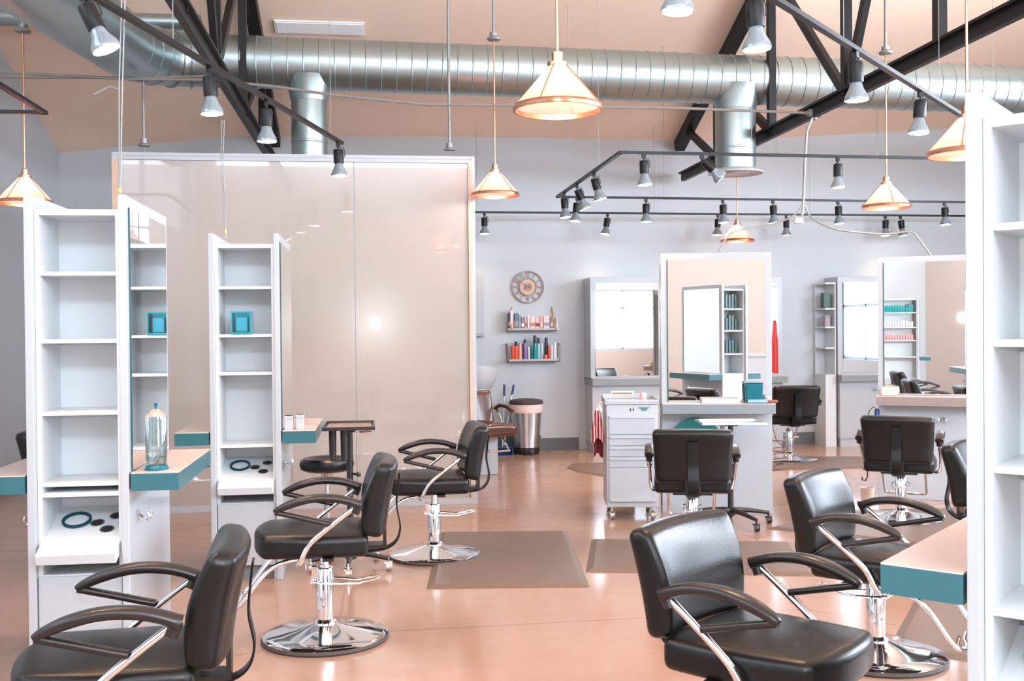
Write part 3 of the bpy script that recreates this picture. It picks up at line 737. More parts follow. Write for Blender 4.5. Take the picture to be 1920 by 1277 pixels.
def stripe_mat():
    mt = mat('striped_cotton', (0.4, 0.05, 0.05), 0.8); nt = mt.node_tree; bs = nt.nodes['Principled BSDF']
    tc = nt.nodes.new('ShaderNodeTexCoord'); wv = nt.nodes.new('ShaderNodeTexWave'); wv.inputs['Scale'].default_value = 14; wv.inputs['Distortion'].default_value = 1.5
    cr = nt.nodes.new('ShaderNodeValToRGB'); cr.color_ramp.elements[0].color = (0.30, 0.03, 0.035, 1); cr.color_ramp.elements[1].color = (0.8, 0.55, 0.52, 1)
    cr.color_ramp.elements[0].position = 0.55; cr.color_ramp.elements[1].position = 0.7
    nt.links.new(tc.outputs['Object'], wv.inputs['Vector']); nt.links.new(wv.outputs['Fac'], cr.inputs['Fac']); nt.links.new(cr.outputs['Color'], bs.inputs['Base Color'])
    return mt
SM = stripe_mat()
drape(-0.055, 0.045, -0.02, 0.62, 0.86, 1).obj('striped_towel', SM, t, smooth=True)
drape(-0.035, 0.040, 0.02, 0.50, 0.84, 2).obj('dark_towel', colmat('maroon_cotton', (0.17, 0.02, 0.025), 0.85), t, smooth=True)
MB().tube([(0.0, 0.0, 0.84), (0.005, 0.0, 0.90), (0.02, 0, 0.92), (0.036, 0.0, 0.915)], 0.006, 8).tube([(-0.01, -0.02, 0.86), (0.01, -0.03, 0.89), (0.02, -0.01, 0.85)], 0.016, 8).obj('knot', colmat('pale_cotton', (0.8, 0.72, 0.7), 0.8), t, smooth=True)
# things on the cart and the counters
def jar(name, label, cat, loc, r, h, mt, lid=None, group=None, rz=0, lidh=0.35, taper=1.0, n=20):
    t = thing(name, label, cat, loc, rz, group)
    MB().lathe([(0, 0), (r*0.94, 0), (r, 0.05*h), (r*taper, h*0.94), (r*taper*0.9, h), (0, h)], n=n).obj('body', mt, t, smooth=True)
    if lid: MB().lathe([(0, h), (r*0.8*taper, h), (r*0.8*taper, h*(1+lidh)*0.98), (r*0.7*taper, h*(1+lidh)), (0, h*(1+lidh))], n=n).obj('cap', lid, t, smooth=True)
    return t
jar('cream_jar', 'small pink jar with a white lid on top of the tool cart', 'jar', (2.12, 8.10, 0.918), 0.028, 0.05, colmat('pink_cream', (0.9, 0.45, 0.42)), M['whiteplain'])
pc = M['whiteplain']
def on_s3(u, v, z=0.90):     # u along the worktop from its left end, v out from the mirror
    d_ = Vector((math.cos(R(-13.5)), math.sin(R(-13.5)), 0)); n_ = Vector((math.sin(R(-13.5)), -math.cos(R(-13.5)), 0))
    return Vector((2.295, 8.18, z)) + d_*u + n_*v
p = on_s3(0.72, 0.09)
t = thing('teal_container', 'large teal plastic container at the right end of the central worktop', 'container', p, R(-13.5))
MB().box((0, 0, 0.0775), (0.125, 0.10, 0.155), top=1.12).obj('tub', M['teal'], t, bevel=0.01)
MB().box((0, 0, 0.159), (0.146, 0.118, 0.008)).obj('rim', M['teal'], t, bevel=0.003)
jar('white_cup', 'white cup at the right corner of the central worktop', 'cup', on_s3(0.825, 0.13), 0.03, 0.055, M['whiteplain'])
t = thing('hair_brush', 'round wooden hair brush lying at the edge of the central worktop', 'brush', on_s3(0.76, 0.185, 0.917), R(-13.5))
MB().lathe([(0, 0.06), (0.010, 0.06), (0.015, 0.09), (0.012, 0.13), (0, 0.135)], rot=Matrix.Rotation(PI/2, 3, 'Y'), n=14).obj('handle', colmat('rust_wood', (0.3, 0.09, 0.04)), t, smooth=True)
MB().lathe([(0, -0.10), (0.016, -0.095), (0.016, 0.05), (0, 0.06)], rot=Matrix.Rotation(PI/2, 3, 'Y'), n=14).obj('bristle_barrel', colmat('blue_barrel', (0.25, 0.42, 0.62)), t, smooth=True)
t = thing('folded_towel', 'folded white towel lying along the central worktop beneath the mirror', 'towel', on_s3(0.46, 0.09), R(-13.5))
for i in range(2): MB().rbox((0.15, 0.05, 0.008), 0.007, None, 4).obj('fold', M['towel'], t, smooth=True, loc=(0, 0, 0.009+0.0165*i))
tag(MB().cyl((0, 0, 0), (0.0, 0.0, 0.02), 0.205, 48).xf(Matrix.Rotation(R(90), 4, 'X')).obj('hand_mirror_disc', M['green'], smooth=True, loc=on_s3(0.27, 0.03, 0.575), rot=(0, 0, R(-13.5))), 'large teal round disc hanging under the central worktop, mostly hidden by the chair back', 'disc')
tag(MB().cyl((0, 0, 0), (0.17, 0, 0), 0.008, 10).obj('wooden_stick', colmat('stick_wood', (0.4, 0.12, 0.06)), smooth=True, loc=(2.03, 8.80, 0.939), rot=(0, 0, R(-13.5))), 'thin brown stick lying on the low side cabinet', 'stick')
# on the pale brown worktop
d4 = Vector((math.cos(R(-31)), math.sin(R(-31)), 0)); n4 = Vector((math.sin(R(-31)), -math.cos(R(-31)), 0))
p = Vector((4.36, 8.60, 0.90)) + d4*0.10 + n4*0.10
t = thing('cream_pouch', 'small cream coloured box-shaped pouch on the left end of the pale brown worktop', 'pouch', p, R(-25))
MB().rbox((0.068, 0.04, 0.036), 0.014, lambda q: (q[0]*(1-1.2*max(0, q[2])), q[1]*(1-1.5*max(0, q[2])), q[2]+0.037), 4).obj('body', colmat('cream_cloth', (0.85, 0.72, 0.52), 0.6), t, smooth=True)
MB().tube([(-0.05, 0, 0.070), (-0.02, 0, 0.084), (0.02, 0, 0.084), (0.05, 0, 0.070)], 0.004, 6).obj('handle', colmat('cream_strap', (0.8, 0.66, 0.42), 0.6), t, smooth=True)
p = Vector((4.36, 8.60, 0)) + d4*0.62 + n4*0.05
# hair dryer head hanging near left end
t = thing('hair_dryer', 'dark blue hair dryer hanging at the left end of the pale brown worktop', 'hair dryer', Vector((4.31, 8.52, 0.71)), R(-31))
MB().lathe([(0, -0.03), (0.018, -0.03), (0.022, 0.0), (0.022, 0.06), (0.012, 0.075), (0, 0.075)], n=16).obj('nozzle', M['navy'], t, smooth=True)
MB().tube([(0, 0, 0.07), (-0.03, -0.01, 0.09), (-0.06, -0.02, 0.06), (-0.075, -0.02, 0.0), (-0.07, -0.02, -0.05)], 0.004, 6).obj('cord', M['plastic'], t, smooth=True)
# small waste cup on the floor under it
bn = thing('small_waste_bin', 'small beige waste cup on the floor beside the rear right mirror chair', 'bin', (4.02, 8.12, 0))
MB().lathe([(0, 0), (0.045, 0), (0.058, 0.17), (0.052, 0.17), (0.04, 0.01), (0, 0.01)], n=20).obj('cup', colmat('beige_plastic', (0.72, 0.50, 0.38)), bn, smooth=True)
MB().tube([(0.0, 0, 0.40), (0, 0, 0.26), (-0.02, 0, 0.22), (-0.045, 0, 0.23), (-0.045, 0, 0.26)], 0.006, 8).obj('hook', M['plastic'], bn, smooth=True)
# cord coil at the right side of the central station
b = MB(); pts = [(-0.085, 0, 0.80), (-0.06, 0, 0.62), (-0.01, 0, 0.45)]
for i in range(64):
    a = i*2*PI/14; pts.append((0.055*math.cos(a)+0.03*math.sin(i*0.7), 0.05*math.sin(a), 0.40-i*0.0035))
tag(MB().tube(pts, 0.004, 6).obj('coiled_cord', colmat('brown_cord', (0.12, 0.06, 0.05)), smooth=True, loc=(3.39, 8.47, 0.08)), 'tangled thin dark cord hanging at the right side of the central station', 'cord')

# blue glass cube with candle on S2's shelf
t = thing('glass_cube', 'blue glass cube holding a white candle on a shelf of the second station', 'candle holder', (-0.80, 6.50, 1.486))
MB().b2((-0.06, -0.06, 0), (0.06, 0.06, 0.135)).b2((-0.052, -0.052, 0.012), (0.052, 0.052, 0.1351)).obj('cube', M['blueglass'], t, bevel=0.004)
MB().rbox((0.036, 0.036, 0.045), 0.01, lambda q: (q[0], q[1], q[2]+0.058), 3).obj('candle', colmat('white_wax', (0.9, 0.93, 0.95), 0.5), t, smooth=True)
b = MB()
for s_ in (-1, 1):
    b.b2((s_*0.0605, -0.0615, 0), (s_*0.052, 0.0615, 0.137))
b.b2((-0.052, -0.0615, 0), (0.052, 0.0615, 0.010)).b2((-0.052, -0.0615, 0.128), (0.052, -0.052, 0.137)).obj('edge_frame', mat('aqua_glass', (0.0, 0.30, 0.38), 0.08, coat=0.6, noise=0.3, nscale=30), t)
# boxes on S2's right worktop
for i, (dx, dy, h, w_) in enumerate(((0.05, 0.06, 0.085, 0.05), (0.115, 0.075, 0.09, 0.045))):
    tag(MB().b2((-w_/2, -0.03, 0), (w_/2, 0.03, h)).b2((-w_/2-0.002, -0.032, h*0.78), (w_/2+0.002, 0.032, h)).obj('product_box', M['whiteplain'], bevel=0.002, loc=(-0.568+dx-0.008, 6.42+dy, 0.90)), ('white box against the mirror on the second station worktop', 'white box standing beside another at the outer side of the second worktop')[i], 'box')
tag(MB().prism([(0, 0), (0.12, 0.02), (0.10, 0.10), (-0.01, 0.07)], 0, 0.002).obj('paper_slip', M['whiteplain'], loc=(-0.49, 6.62, 0.90)), 'slip of white paper lying on the second station worktop', 'paper')
# disinfecting jar on S1's right worktop
t = thing('disinfectant_jar', 'tall clear glass disinfecting jar on the nearest left worktop', 'jar', (-0.955, 4.72, 0.90))
MB().lathe([(0, 0), (0.050, 0), (0.052, 0.008), (0.046, 0.018), (0.0, 0.02)], n=32).obj('foot', M['teal'], t, smooth=True)
MB().lathe([(0.038, 0.018), (0.045, 0.024), (0.0455, 0.225), (0.042, 0.238), (0.040, 0.238), (0.0425, 0.224), (0.042, 0.028), (0.036, 0.022)], n=32, closed=True).obj('glass', M['jar'], t, smooth=True)
MB().lathe([(0.045, 0.235), (0.040, 0.244), (0.018, 0.262), (0.008, 0.268), (0.0, 0.268)], n=32).obj('lid', colmat('rosy_chrome', (0.9, 0.62, 0.56), 0.15, metal=0.8), t, smooth=True)
MB().lathe([(0, 0.266), (0.006, 0.266), (0.005, 0.278), (0.010, 0.290), (0, 0.290)], n=16).obj('knob', M['teal'], t, smooth=True)
MB().lathe([(0, 0.022), (0.010, 0.022), (0.010, 0.045), (0.034, 0.052), (0.034, 0.060), (0, 0.056)], n=24).cyl((0.03, 0, 0.055), (0.03, 0, 0.215), 0.0018, 6).cyl((-0.03, 0, 0.055), (-0.03, 0, 0.215), 0.0018, 6).obj('comb_basket', M['chrome'], t, smooth=True)

# ------------------------------------------------------------------ trash can, broom, dustpan
tc_ = thing('trash_can', 'stainless steel trash can with black lid and white liner by the back wall', 'trash can', (1.80, 12.40, 0))
prof = lambda k: 0.150 + 0.045*k
MB().lathe([(0, 0.08), (0.150, 0.08), (0.193, 0.58), (0, 0.58)], n=40).obj('can', M['steel'], tc_, smooth=True)
MB().lathe([(0, 0.0), (0.152, 0.0), (0.158, 0.012), (0.153, 0.085), (0, 0.085)], n=40).obj('foot', M['plastic'], tc_, smooth=True)
MB().lathe([(0.187, 0.50), (0.197, 0.53), (0.200, 0.60), (0.19, 0.605), (0.185, 0.60)], n=40, closed=True).obj('liner_bag', colmat('pale_pink_film', (0.9, 0.70, 0.68), 0.4), tc_, smooth=True)
MB().lathe([(0, 0.605), (0.203, 0.600), (0.205, 0.625), (0.195, 0.648), (0.12, 0.660), (0, 0.662)], n=40).obj('lid', M['rubber'], tc_, smooth=True)
MB().b2((-0.05, -0.20, 0.0), (0.05, -0.15, 0.02)).obj('pedal', M['plastic'], tc_, bevel=0.003)
t = thing('dustpan', 'navy blue upright dustpan with a long handle left of the trash can', 'dustpan', (1.50, 12.25, 0))
MB().b2((-0.11, -0.02, 0.0), (0.11, 0.10, 0.012)).b2((-0.11, 0.08, 0.012), (0.11, 0.10, 0.10)).b2((-0.11, -0.02, 0.012), (-0.10, 0.08, 0.09)).b2((0.10, -0.02, 0.012), (0.11, 0.08, 0.09)).b2((-0.11, -0.02, 0.09), (0.11, 0.10, 0.10)).obj('pan', M['navy'], t)
MB().cyl((0.0, 0.09, 0.10), (0.03, 0.12, 0.70), 0.008, 10).obj('handle', M['steel'], t, smooth=True)
MB().cyl((0.03, 0.12, 0.70), (0.033, 0.122, 0.84), 0.013, 12).obj('grip', M['navy'], t, smooth=True)
t = thing('broom', 'long broom with a navy grip leaning against the wall by the trash can', 'broom', (1.54, 12.50, 0))
MB().rbox((0.10, 0.025, 0.05), 0.015, lambda q: (q[0], q[1], q[2]+0.05), 4).obj('brush_head', M['navy'], t, smooth=True)
MB().cyl((0.0, 0, 0.10), (0.115, 0.10, 0.70), 0.008, 10).obj('handle', M['steel'], t, smooth=True)
MB().cyl((0.115, 0.10, 0.70), (0.14, 0.122, 0.82), 0.013, 12).obj('grip', M['navy'], t, smooth=True)

# ------------------------------------------------------------------ wall shelves, clock
def wallshelf(label, z, up):
    t = thing('wall_shelf', label, 'shelf', (1.925, WY, z))
    MB().b2((-0.32, -0.16, -0.025), (0.32, -0.001, 0)).obj('board', M['whiteplain'], t, bevel=0.003)
    for s_ in (-1, 1):
        x = s_*(0.27 if up else 0.315)
        if up: pts = [(x-s_*0.02, -0.004, 0.26), (x, -0.08, 0.12), (x+s_*0.0, -0.168, -0.005), (x, -0.165, -0.032), (x, -0.02, -0.032), (x-s_*0.02, -0.004, 0.26)]
        else: pts = [(x+s_*0.01, -0.006, 0.19), (x+s_*0.01, -0.13, 0.175), (x, -0.165, -0.01), (x, -0.165, -0.031), (x, -0.01, -0.031), (x+s_*0.01, -0.006, 0.19)]
        MB().tube(pts, 0.006, 6).obj('bracket', colmat('gold_strap' if up else 'bronze_wire', (0.55, 0.36, 0.18) if up else (0.22, 0.14, 0.10), 0.5), t, smooth=True)
    return t
ZA, ZB = 1.513, 1.135
wallshelf('upper white wall shelf below the clock, hung on golden straps', ZA, True)
wallshelf('lower white wall shelf with dark wire end brackets, full of bottles', ZB, False)
def bxitem(label, x, w, h, c, z=ZA, cat='box', name='product_box', dep=0.07, y=-0.10, band=None):
    t = thing(name, label, cat, (x, WY+y, z))
    MB().b2((-w/2, -dep/2, 0), (w/2, dep/2, h)).obj('carton', colmat('card', c, 0.5, 0.25), t, bevel=0.002)
    if band: MB().b2((-w/2-0.0005, -dep/2-0.001, h*0.15), (w/2+0.0005, -dep/2, h*0.45)).obj('printed_band', colmat('card_band', band, 0.5, 0.3), t)
    return t
items = [
 ('black spined book at the left end of the upper wall shelf', 1.625, 0.018, 0.19, (0.05, 0.04, 0.045), 'book', 'book', (0.5, 0.3, 0.15)),
 ('tall pale pink box second from the left end of the upper wall shelf', 1.655, 0.032, 0.225, (0.85, 0.74, 0.76), 'box', 'product_box', None),
 ('brown red narrow box between the pale box and the slate one, upper shelf', 1.682, 0.016, 0.10, (0.45, 0.12, 0.07), 'box', 'product_box', None),
 ('tall slate grey box on the upper wall shelf', 1.715, 0.045, 0.185, (0.14, 0.20, 0.25), 'box', 'product_box', (0.3, 0.36, 0.4)),
 ('teal grey box right of the slate grey one, upper shelf', 1.755, 0.026, 0.165, (0.25, 0.34, 0.36), 'box', 'product_box', (0.5, 0.28, 0.28)),
 ('small patterned dark and white packet on the upper wall shelf', 1.792, 0.036, 0.13, (0.30, 0.24, 0.24), 'packet', 'product_box', (0.85, 0.8, 0.8)),
 ('narrow pink packet left of the middle of the upper shelf', 1.828, 0.026, 0.135, (0.70, 0.42, 0.42), 'packet', 'product_box', (0.4, 0.15, 0.15)),
 ('cream white slim box at the middle of the upper shelf', 1.862, 0.026, 0.155, (0.85, 0.78, 0.76), 'box', 'product_box', None),
 ('peach coloured wide box right of the middle of the upper shelf', 1.915, 0.065, 0.145, (0.80, 0.62, 0.55), 'box', 'product_box', (0.55, 0.25, 0.15)),
 ('blush box with a dark red edge on the upper shelf', 1.975, 0.045, 0.135, (0.80, 0.55, 0.52), 'box', 'product_box', (0.30, 0.05, 0.05)),
 ('salmon red packet on the upper shelf', 2.022, 0.034, 0.14, (0.85, 0.42, 0.35), 'packet', 'product_box', (0.9, 0.6, 0.55)),
 ('wide pink and grey box inside the right strap of the upper shelf', 2.085, 0.075, 0.15, (0.80, 0.60, 0.60), 'box', 'product_box', (0.3, 0.32, 0.34)),
 ('dark topped small box at the right strap of the upper shelf', 2.148, 0.034, 0.14, (0.30, 0.20, 0.18), 'box', 'product_box', (0.7, 0.5, 0.4)),
 ('pale grey narrow box at the right end of the upper shelf', 2.215, 0.022, 0.12, (0.62, 0.62, 0.66), 'box', 'product_box', None),
]
for lb, x, w_, h, c, cat_, nm, bd in items: bxitem(lb, x, w_, h, c, cat=cat_, name=nm, band=bd)
K_ = colmat('black_cap', (0.02, 0.025, 0.03))
bot = [
 ('orange bottle at the left end of the lower wall shelf', 1.672, 0.019, 0.17, (0.75, 0.10, 0.03), None, 0),
 ('orange red bottle with a black cap, second on the lower shelf', 1.712, 0.021, 0.16, (0.80, 0.12, 0.05), K_, 0.35),
 ('salmon pink tube standing third on the lower shelf', 1.762, 0.023, 0.20, (0.85, 0.42, 0.38), None, 0),
 ('slim black bottle beside the purple one on the lower shelf', 1.790, 0.014, 0.19, (0.03, 0.02, 0.03), None, 0),
 ('purple bottle with a black cap on the lower shelf', 1.822, 0.022, 0.195, (0.27, 0.17, 0.40), K_, 0.22),
 ('small silver bottle in the middle of the lower shelf', 1.868, 0.017, 0.13, (0.60, 0.60, 0.62), M['chrome'], 0.15),
 ('short dark green bottle on the lower shelf', 1.902, 0.018, 0.15, (0.02, 0.12, 0.11), None, 0),
 ('tall teal bottle with a big black cap on the lower shelf', 1.945, 0.024, 0.195, (0.0, 0.33, 0.30), K_, 0.48),
 ('tall pale blue bottle with a black cap on the lower shelf', 1.990, 0.020, 0.19, (0.45, 0.53, 0.65), K_, 0.38),
 ('pale sea green tube upside down on the lower shelf', 2.030, 0.023, 0.18, (0.40, 0.60, 0.58), None, 0),
 ('tall black bottle on the lower shelf', 2.085, 0.023, 0.20, (0.03, 0.03, 0.03), K_, 0.30),
 ('light grey tube with a green foot on the lower shelf', 2.150, 0.020, 0.17, (0.65, 0.72, 0.72), None, 0),
 ('white cone shaped bottle at the right end of the lower shelf', 2.195, 0.024, 0.20, (0.88, 0.88, 0.90), None, 0),
]
for i, (lb, x, r, h, c, cap, lh) in enumerate(bot):
    tp = 0.35 if 'cone' in lb else (0.8 if 'tube' in lb else 1.0)
    jar('bottle', lb, 'bottle', (x, WY-0.095, ZB), r, h, colmat('bottle_col', c, 0.25), cap, lidh=lh, taper=tp, n=16)
jar('tin', 'low orange tin in front of the black bottle on the lower shelf', 'tin', (2.072, WY-0.140, ZB), 0.019, 0.05, colmat('orange_tin', (0.85, 0.20, 0.10), 0.3))
jar('bottle', 'small red bottle in front of the black bottle, lower shelf', 'bottle', (2.112, WY-0.128, ZB), 0.015, 0.165, colmat('red_bottle', (0.8, 0.05, 0.04), 0.3))
# clock
clk = thing('wall_clock', 'round bronze skeleton wall clock above the two shelves', 'clock', (1.876, WY-0.012, 2.02))
B = colmat('aged_bronze', (0.36, 0.25, 0.18), 0.45); B2 = colmat('pale_bronze', (0.66, 0.45, 0.34), 0.45)
RX90 = Matrix.Rotation(PI/2, 3, 'X')
MB().ring(0.188, 0.200, 0.018, n=64, rot=RX90).obj('outer_ring', B, clk, smooth=True)
MB().lathe([(0, 0), (0.100, 0), (0.100, 0.008), (0, 0.008)], n=48, rot=RX90).obj('face_plate', B2, clk, smooth=True)
MB().ring(0.098, 0.112, 0.020, n=56, rot=RX90).ring(0.040, 0.048, 0.018, n=40, rot=RX90).obj('inner_ring', B, clk, smooth=True)
MB().ring(0.020, 0.028, 0.022, n=24, rot=RX90).lathe([(0, 0), (0.010, 0), (0.010, 0.026), (0, 0.026)], n=20, rot=RX90).obj('hub', B, clk, smooth=True)
nb = bmesh.new()
for hnum in range(1, 13):
    cu = bpy.data.curves.new('n', 'FONT'); cu.body = str(hnum); cu.size = 0.085; cu.extrude = 0.004; cu.align_x = 'CENTER'; cu.align_y = 'CENTER'
    oo = bpy.data.objects.new('n', cu); COL.objects.link(oo); bpy.context.view_layer.update()
    me = bpy.data.meshes.new_from_object(oo.evaluated_get(bpy.context.evaluated_depsgraph_get()))
    a = -hnum*PI/6
    me.transform(Matrix.Rotation(PI/2, 4, 'X') @ Matrix.Rotation(a, 4, 'Z') @ Matrix.Translation((0, 0.150, 0.006)) @ Matrix.Scale(0.75, 4, (1, 0, 0)))
    nb.from_mesh(me); bpy.data.meshes.remove(me); bpy.data.objects.remove(oo); bpy.data.curves.remove(cu)
mm = bpy.data.meshes.new('numerals'); nb.to_mesh(mm); nb.free(); mm.materials.append(B)
oo = bpy.data.objects.new('numerals', mm); COL.objects.link(oo); oo.parent = clk
MB().b2((-0.003, -0.026, -0.01), (0.003, -0.022, 0.085)).xf(Matrix.Rotation(R(-50), 4, 'Y')).obj('minute_hand', B, clk)
MB().b2((-0.004, -0.030, -0.01), (0.004, -0.026, 0.06)).xf(Matrix.Rotation(R(-120), 4, 'Y')).obj('hour_hand', B, clk)

# ------------------------------------------------------------------ ceiling things
def beam(b, a, c, w=0.07, h=0.09):
    a, c = Vector(a), Vector(c); d = c-a; q = d.to_track_quat('Z', 'X').to_matrix()
    b.box((a+c)/2, (h, w, d.length), q)
def truss(label, X, zb, yend, topoff):
    t = thing('roof_truss', label, 'roof truss', (X, yend, zb))
    def V(y, z, dx=0): return Vector((dx, y-yend, z-zb))
    def tz(y): return ceil_z(X, y) - topoff
    b = MB(); beam(b, V(3.2, zb), V(yend, zb), 0.05, 0.11); beam(b, V(3.2, zb+0.04), V(yend, zb+0.04), 0.12, 0.02)
    b.obj('bottom_chord', M['truss'], t)
    b = MB(); beam(b, V(6.0, tz(6.0)), V(WY-0.05, tz(WY-0.05)), 0.12, 0.13); b.obj('top_chord', M['truss'], t)
    b = MB(); beam(b, V(6.0, tz(6.0)), V(1.0, tz(1.0)), 0.12, 0.13); b.obj('top_chord', M['truss'], t)
    ys = [11.2, 9.6, 8.0, 6.6, 5.2]
    for y in ys:
        b = MB(); beam(b, V(y, zb), V(y, tz(y)), 0.07, 0.07); b.obj('vertical_strut', M['truss'], t)
    for ya, yb in ((11.2, 12.3), (9.6, 11.2), (8.0, 9.6), (8.0, 6.6), (5.2, 6.6)):
        b = MB(); beam(b, V(ya, zb), V(yb, tz(yb)), 0.05, 0.08); b.obj('diagonal_strut', M['truss'], t)
    return t
truss('black steel roof truss at the right, its bottom chord running to the back wall', 3.8, 3.37, 12.5, 0.10)
truss('black steel roof truss at the left above the partition', -1.15, 3.46, 12.3, 0.10)
# main duct
def duct_prof(length, r, step=0.14):
    pr = []; z = 0
    while z < length:
        pr += [(r, z), (r, z+step-0.012), (r+0.006, z+step-0.006)]; z += step
    pr.append((r, z)); return [(0, 0)] + pr + [(0, z)]
du = thing('air_duct', 'large round galvanised spiral air duct running across the ceiling', 'air duct', (-1.45, 9.8, 3.98))
L_ = RX+1.45-0.45
b = MB().lathe(duct_prof(L_, 0.235), n=48, rot=Matrix.Rotation(PI/2, 3, 'Y') )
b.xf(Matrix.Rotation(R(0.75), 4, 'Y')); b.obj('main_duct', M['duct'], du, smooth=True)
el = [(0.0, 0, 0), (-0.18, 0, 0.0), (-0.34, -0.08, -0.01), (-0.48, -0.25, -0.03), (-0.56, -0.50, -0.06), (-0.60, -0.80, -0.09), (-0.62, -1.3, -0.12), (-0.66, -2.2, -0.18), (-0.75, -3.4, -0.24), (-0.85, -4.6, -0.26)]
MB().tube(el, [0.240, 0.240, 0.245, 0.25, 0.255, 0.26, 0.262, 0.265, 0.27, 0.27], 40).obj('elbow_duct', M['duct'], du, smooth=True)
b = MB()
for i in (1, 2, 3, 4, 5):
    p = Vector(el[i]); tdir = (Vector(el[i+1])-Vector(el[i-1])).normalized(); q = tdir.to_track_quat('Z', 'Y').to_matrix()
    b.ring(0.24, 0.262, 0.012, p, 40, q)
b.obj('joint_band', M['duct'], du, smooth=True)
# drops
def drop(X, r, ztop, zbot, diff):
    x = X+1.45
    b = MB().lathe([(r, zbot-3.98), (r, -0.75), (r+0.006, -0.745), (r+0.006, -0.735), (r, -0.73), (r, -0.12), (r*0.7, 0.0)], (x, 0, 0), 40)
    o = b.obj('drop_duct', M['duct'], du, smooth=True)
    sad = MB().lathe([(r+0.004, -0.36), (r+0.035, -0.20), (r+0.06, -0.14)], (x, 0, 0), 40).obj('saddle_collar', M['duct'], o, smooth=True)
    if diff:
        d_ = MB().lathe([(r-0.03, zbot-3.98+0.02), (r+0.02, zbot-3.98+0.01), (r+0.07, zbot-3.98-0.02), (r+0.07, zbot-3.98-0.03), (r, zbot-3.98-0.015), (r-0.02, zbot-3.98-0.03), (r-0.06, zbot-3.98-0.02), (r-0.08, zbot-3.98-0.035), (0, zbot-3.98-0.03)], (x, 0, 0), 40)
        d_.obj('diffuser', M['whiteplain'], du, smooth=True)
drop(3.51, 0.195, 3.7, 3.03, True)
drop(-0.58, 0.165, 3.7, 2.75, True)
# second thinner duct at the far left
tag(MB().cyl((LX+0.002, 10.15, 4.42), (-1.6, 10.15, 4.42), 0.075, 24).obj('pipe', M['duct'], smooth=True), 'thinner galvanised pipe at the top left behind the big duct', 'pipe')
# white ceiling register
p1 = aty(520, 52, 10.45); p2 = aty(683, 76, 10.45)
cz = ceil_z(-0.5, 10.2)
rg = MB().b2((-0.45, -0.10, -0.015), (0.45, 0.10, 0.0)).b2((-0.43, -0.08, -0.02), (0.43, 0.08, -0.015))
tag(rg.obj('ceiling_vent', mat('bright_white_paint', (0.95, 0.95, 0.93), 0.5), loc=(-0.52, 10.72, ceil_z(-0.52, 10.72)-0.012), rot=(R(-20.8), 0, 0)), 'long white vent panel on the sloping ceiling above the duct', 'vent')

def circuit(name, label, cat, pts, r, material, n=8, smooth_it=0):
    base = Vector(pts[0])
    q = [Vector(p)-base for p in pts]
    for _ in range(smooth_it):
        w_ = [q[0]]
        for a, c in zip(q, q[1:]): w_ += [a*0.75+c*0.25, a*0.25+c*0.75]
        w_.append(q[-1]); q = w_
    return tag(MB().tube(q, r, n).obj(name, material, smooth=True, loc=base), label, cat)
YC = 8.62
pts = [aty(-60, 132, YC), aty(240, 148, YC), aty(395, 150, YC), aty(520, 163, YC), aty(640, 180, YC), aty(800, 196, YC), aty(960, 197, YC), aty(1280, 203, YC), aty(1520, 212, YC)]
circuit('conduit_pipe', 'long thin conduit crossing below the big duct', 'conduit', pts, 0.012, M['conduit'])
pts = [aty(-60, 145, YC+0.1), aty(240, 146, YC+0.1), aty(392, 143, YC+0.1)]
circuit('conduit_pipe', 'short upper conduit running left from the left truss', 'conduit', pts, 0.010, M['conduit'])
jb = aty(1528, 212, YC)
tag(MB().box((0, 0, 0), (0.12, 0.06, 0.06)).cyl((-0.09, 0, 0), (-0.05, 0, 0), 0.018, 10).cyl((0, 0, -0.06), (0, 0, -0.02), 0.018, 10).obj('junction_box', M['conduit'], bevel=0.005, loc=jb), 'small metal junction box on the right truss chord', 'junction box')
j2 = aty(1500, 410, 8.5)
pts = [aty(1524, 218, YC), aty(1513, 245, YC), aty(1509, 300, 8.6), aty(1506, 380, 8.5), aty(1504, 404, 8.5)]
circuit('conduit_pipe', 'conduit dropping from the junction box towards the track lights', 'conduit', pts, 0.011, M['conduit'])
tag(MB().box((0, 0, 0), (0.07, 0.05, 0.05)).obj('outlet_box', M['whiteplain'], bevel=0.004, loc=aty(1497, 414, 8.5)), 'small white outlet box at the foot of the hanging conduit', 'junction box')
S3T = Vector((2.70, 8.30, 2.1)); S4T = Vector((4.78, 8.60, 2.1))
circuit('flexible_cable', 'grey flexible cable sagging left from the hanging conduit to the central mirror', 'cable', [aty(1505, 385, 8.5), aty(1490, 405, 8.5), aty(1455, 420, 8.5), aty(1400, 428, 8.45), aty(1375, 434, 8.4), aty(1358, 450, 8.35), aty(1348, 471, 8.33)], 0.007, M['conduit'], 8, 2)
circuit('flexible_cable', 'grey flexible cable sagging right from the hanging conduit to the right mirror', 'cable', [aty(1508, 385, 8.5), aty(1520, 410, 8.5), aty(1560, 430, 8.5), aty(1610, 436, 8.5), aty(1665, 440, 8.5), aty(1700, 433, 8.5), aty(1715, 437, 8.5), aty(1730, 458, 8.5), aty(1745, 479, 8.5)], 0.008, M['conduit'], 8, 2)
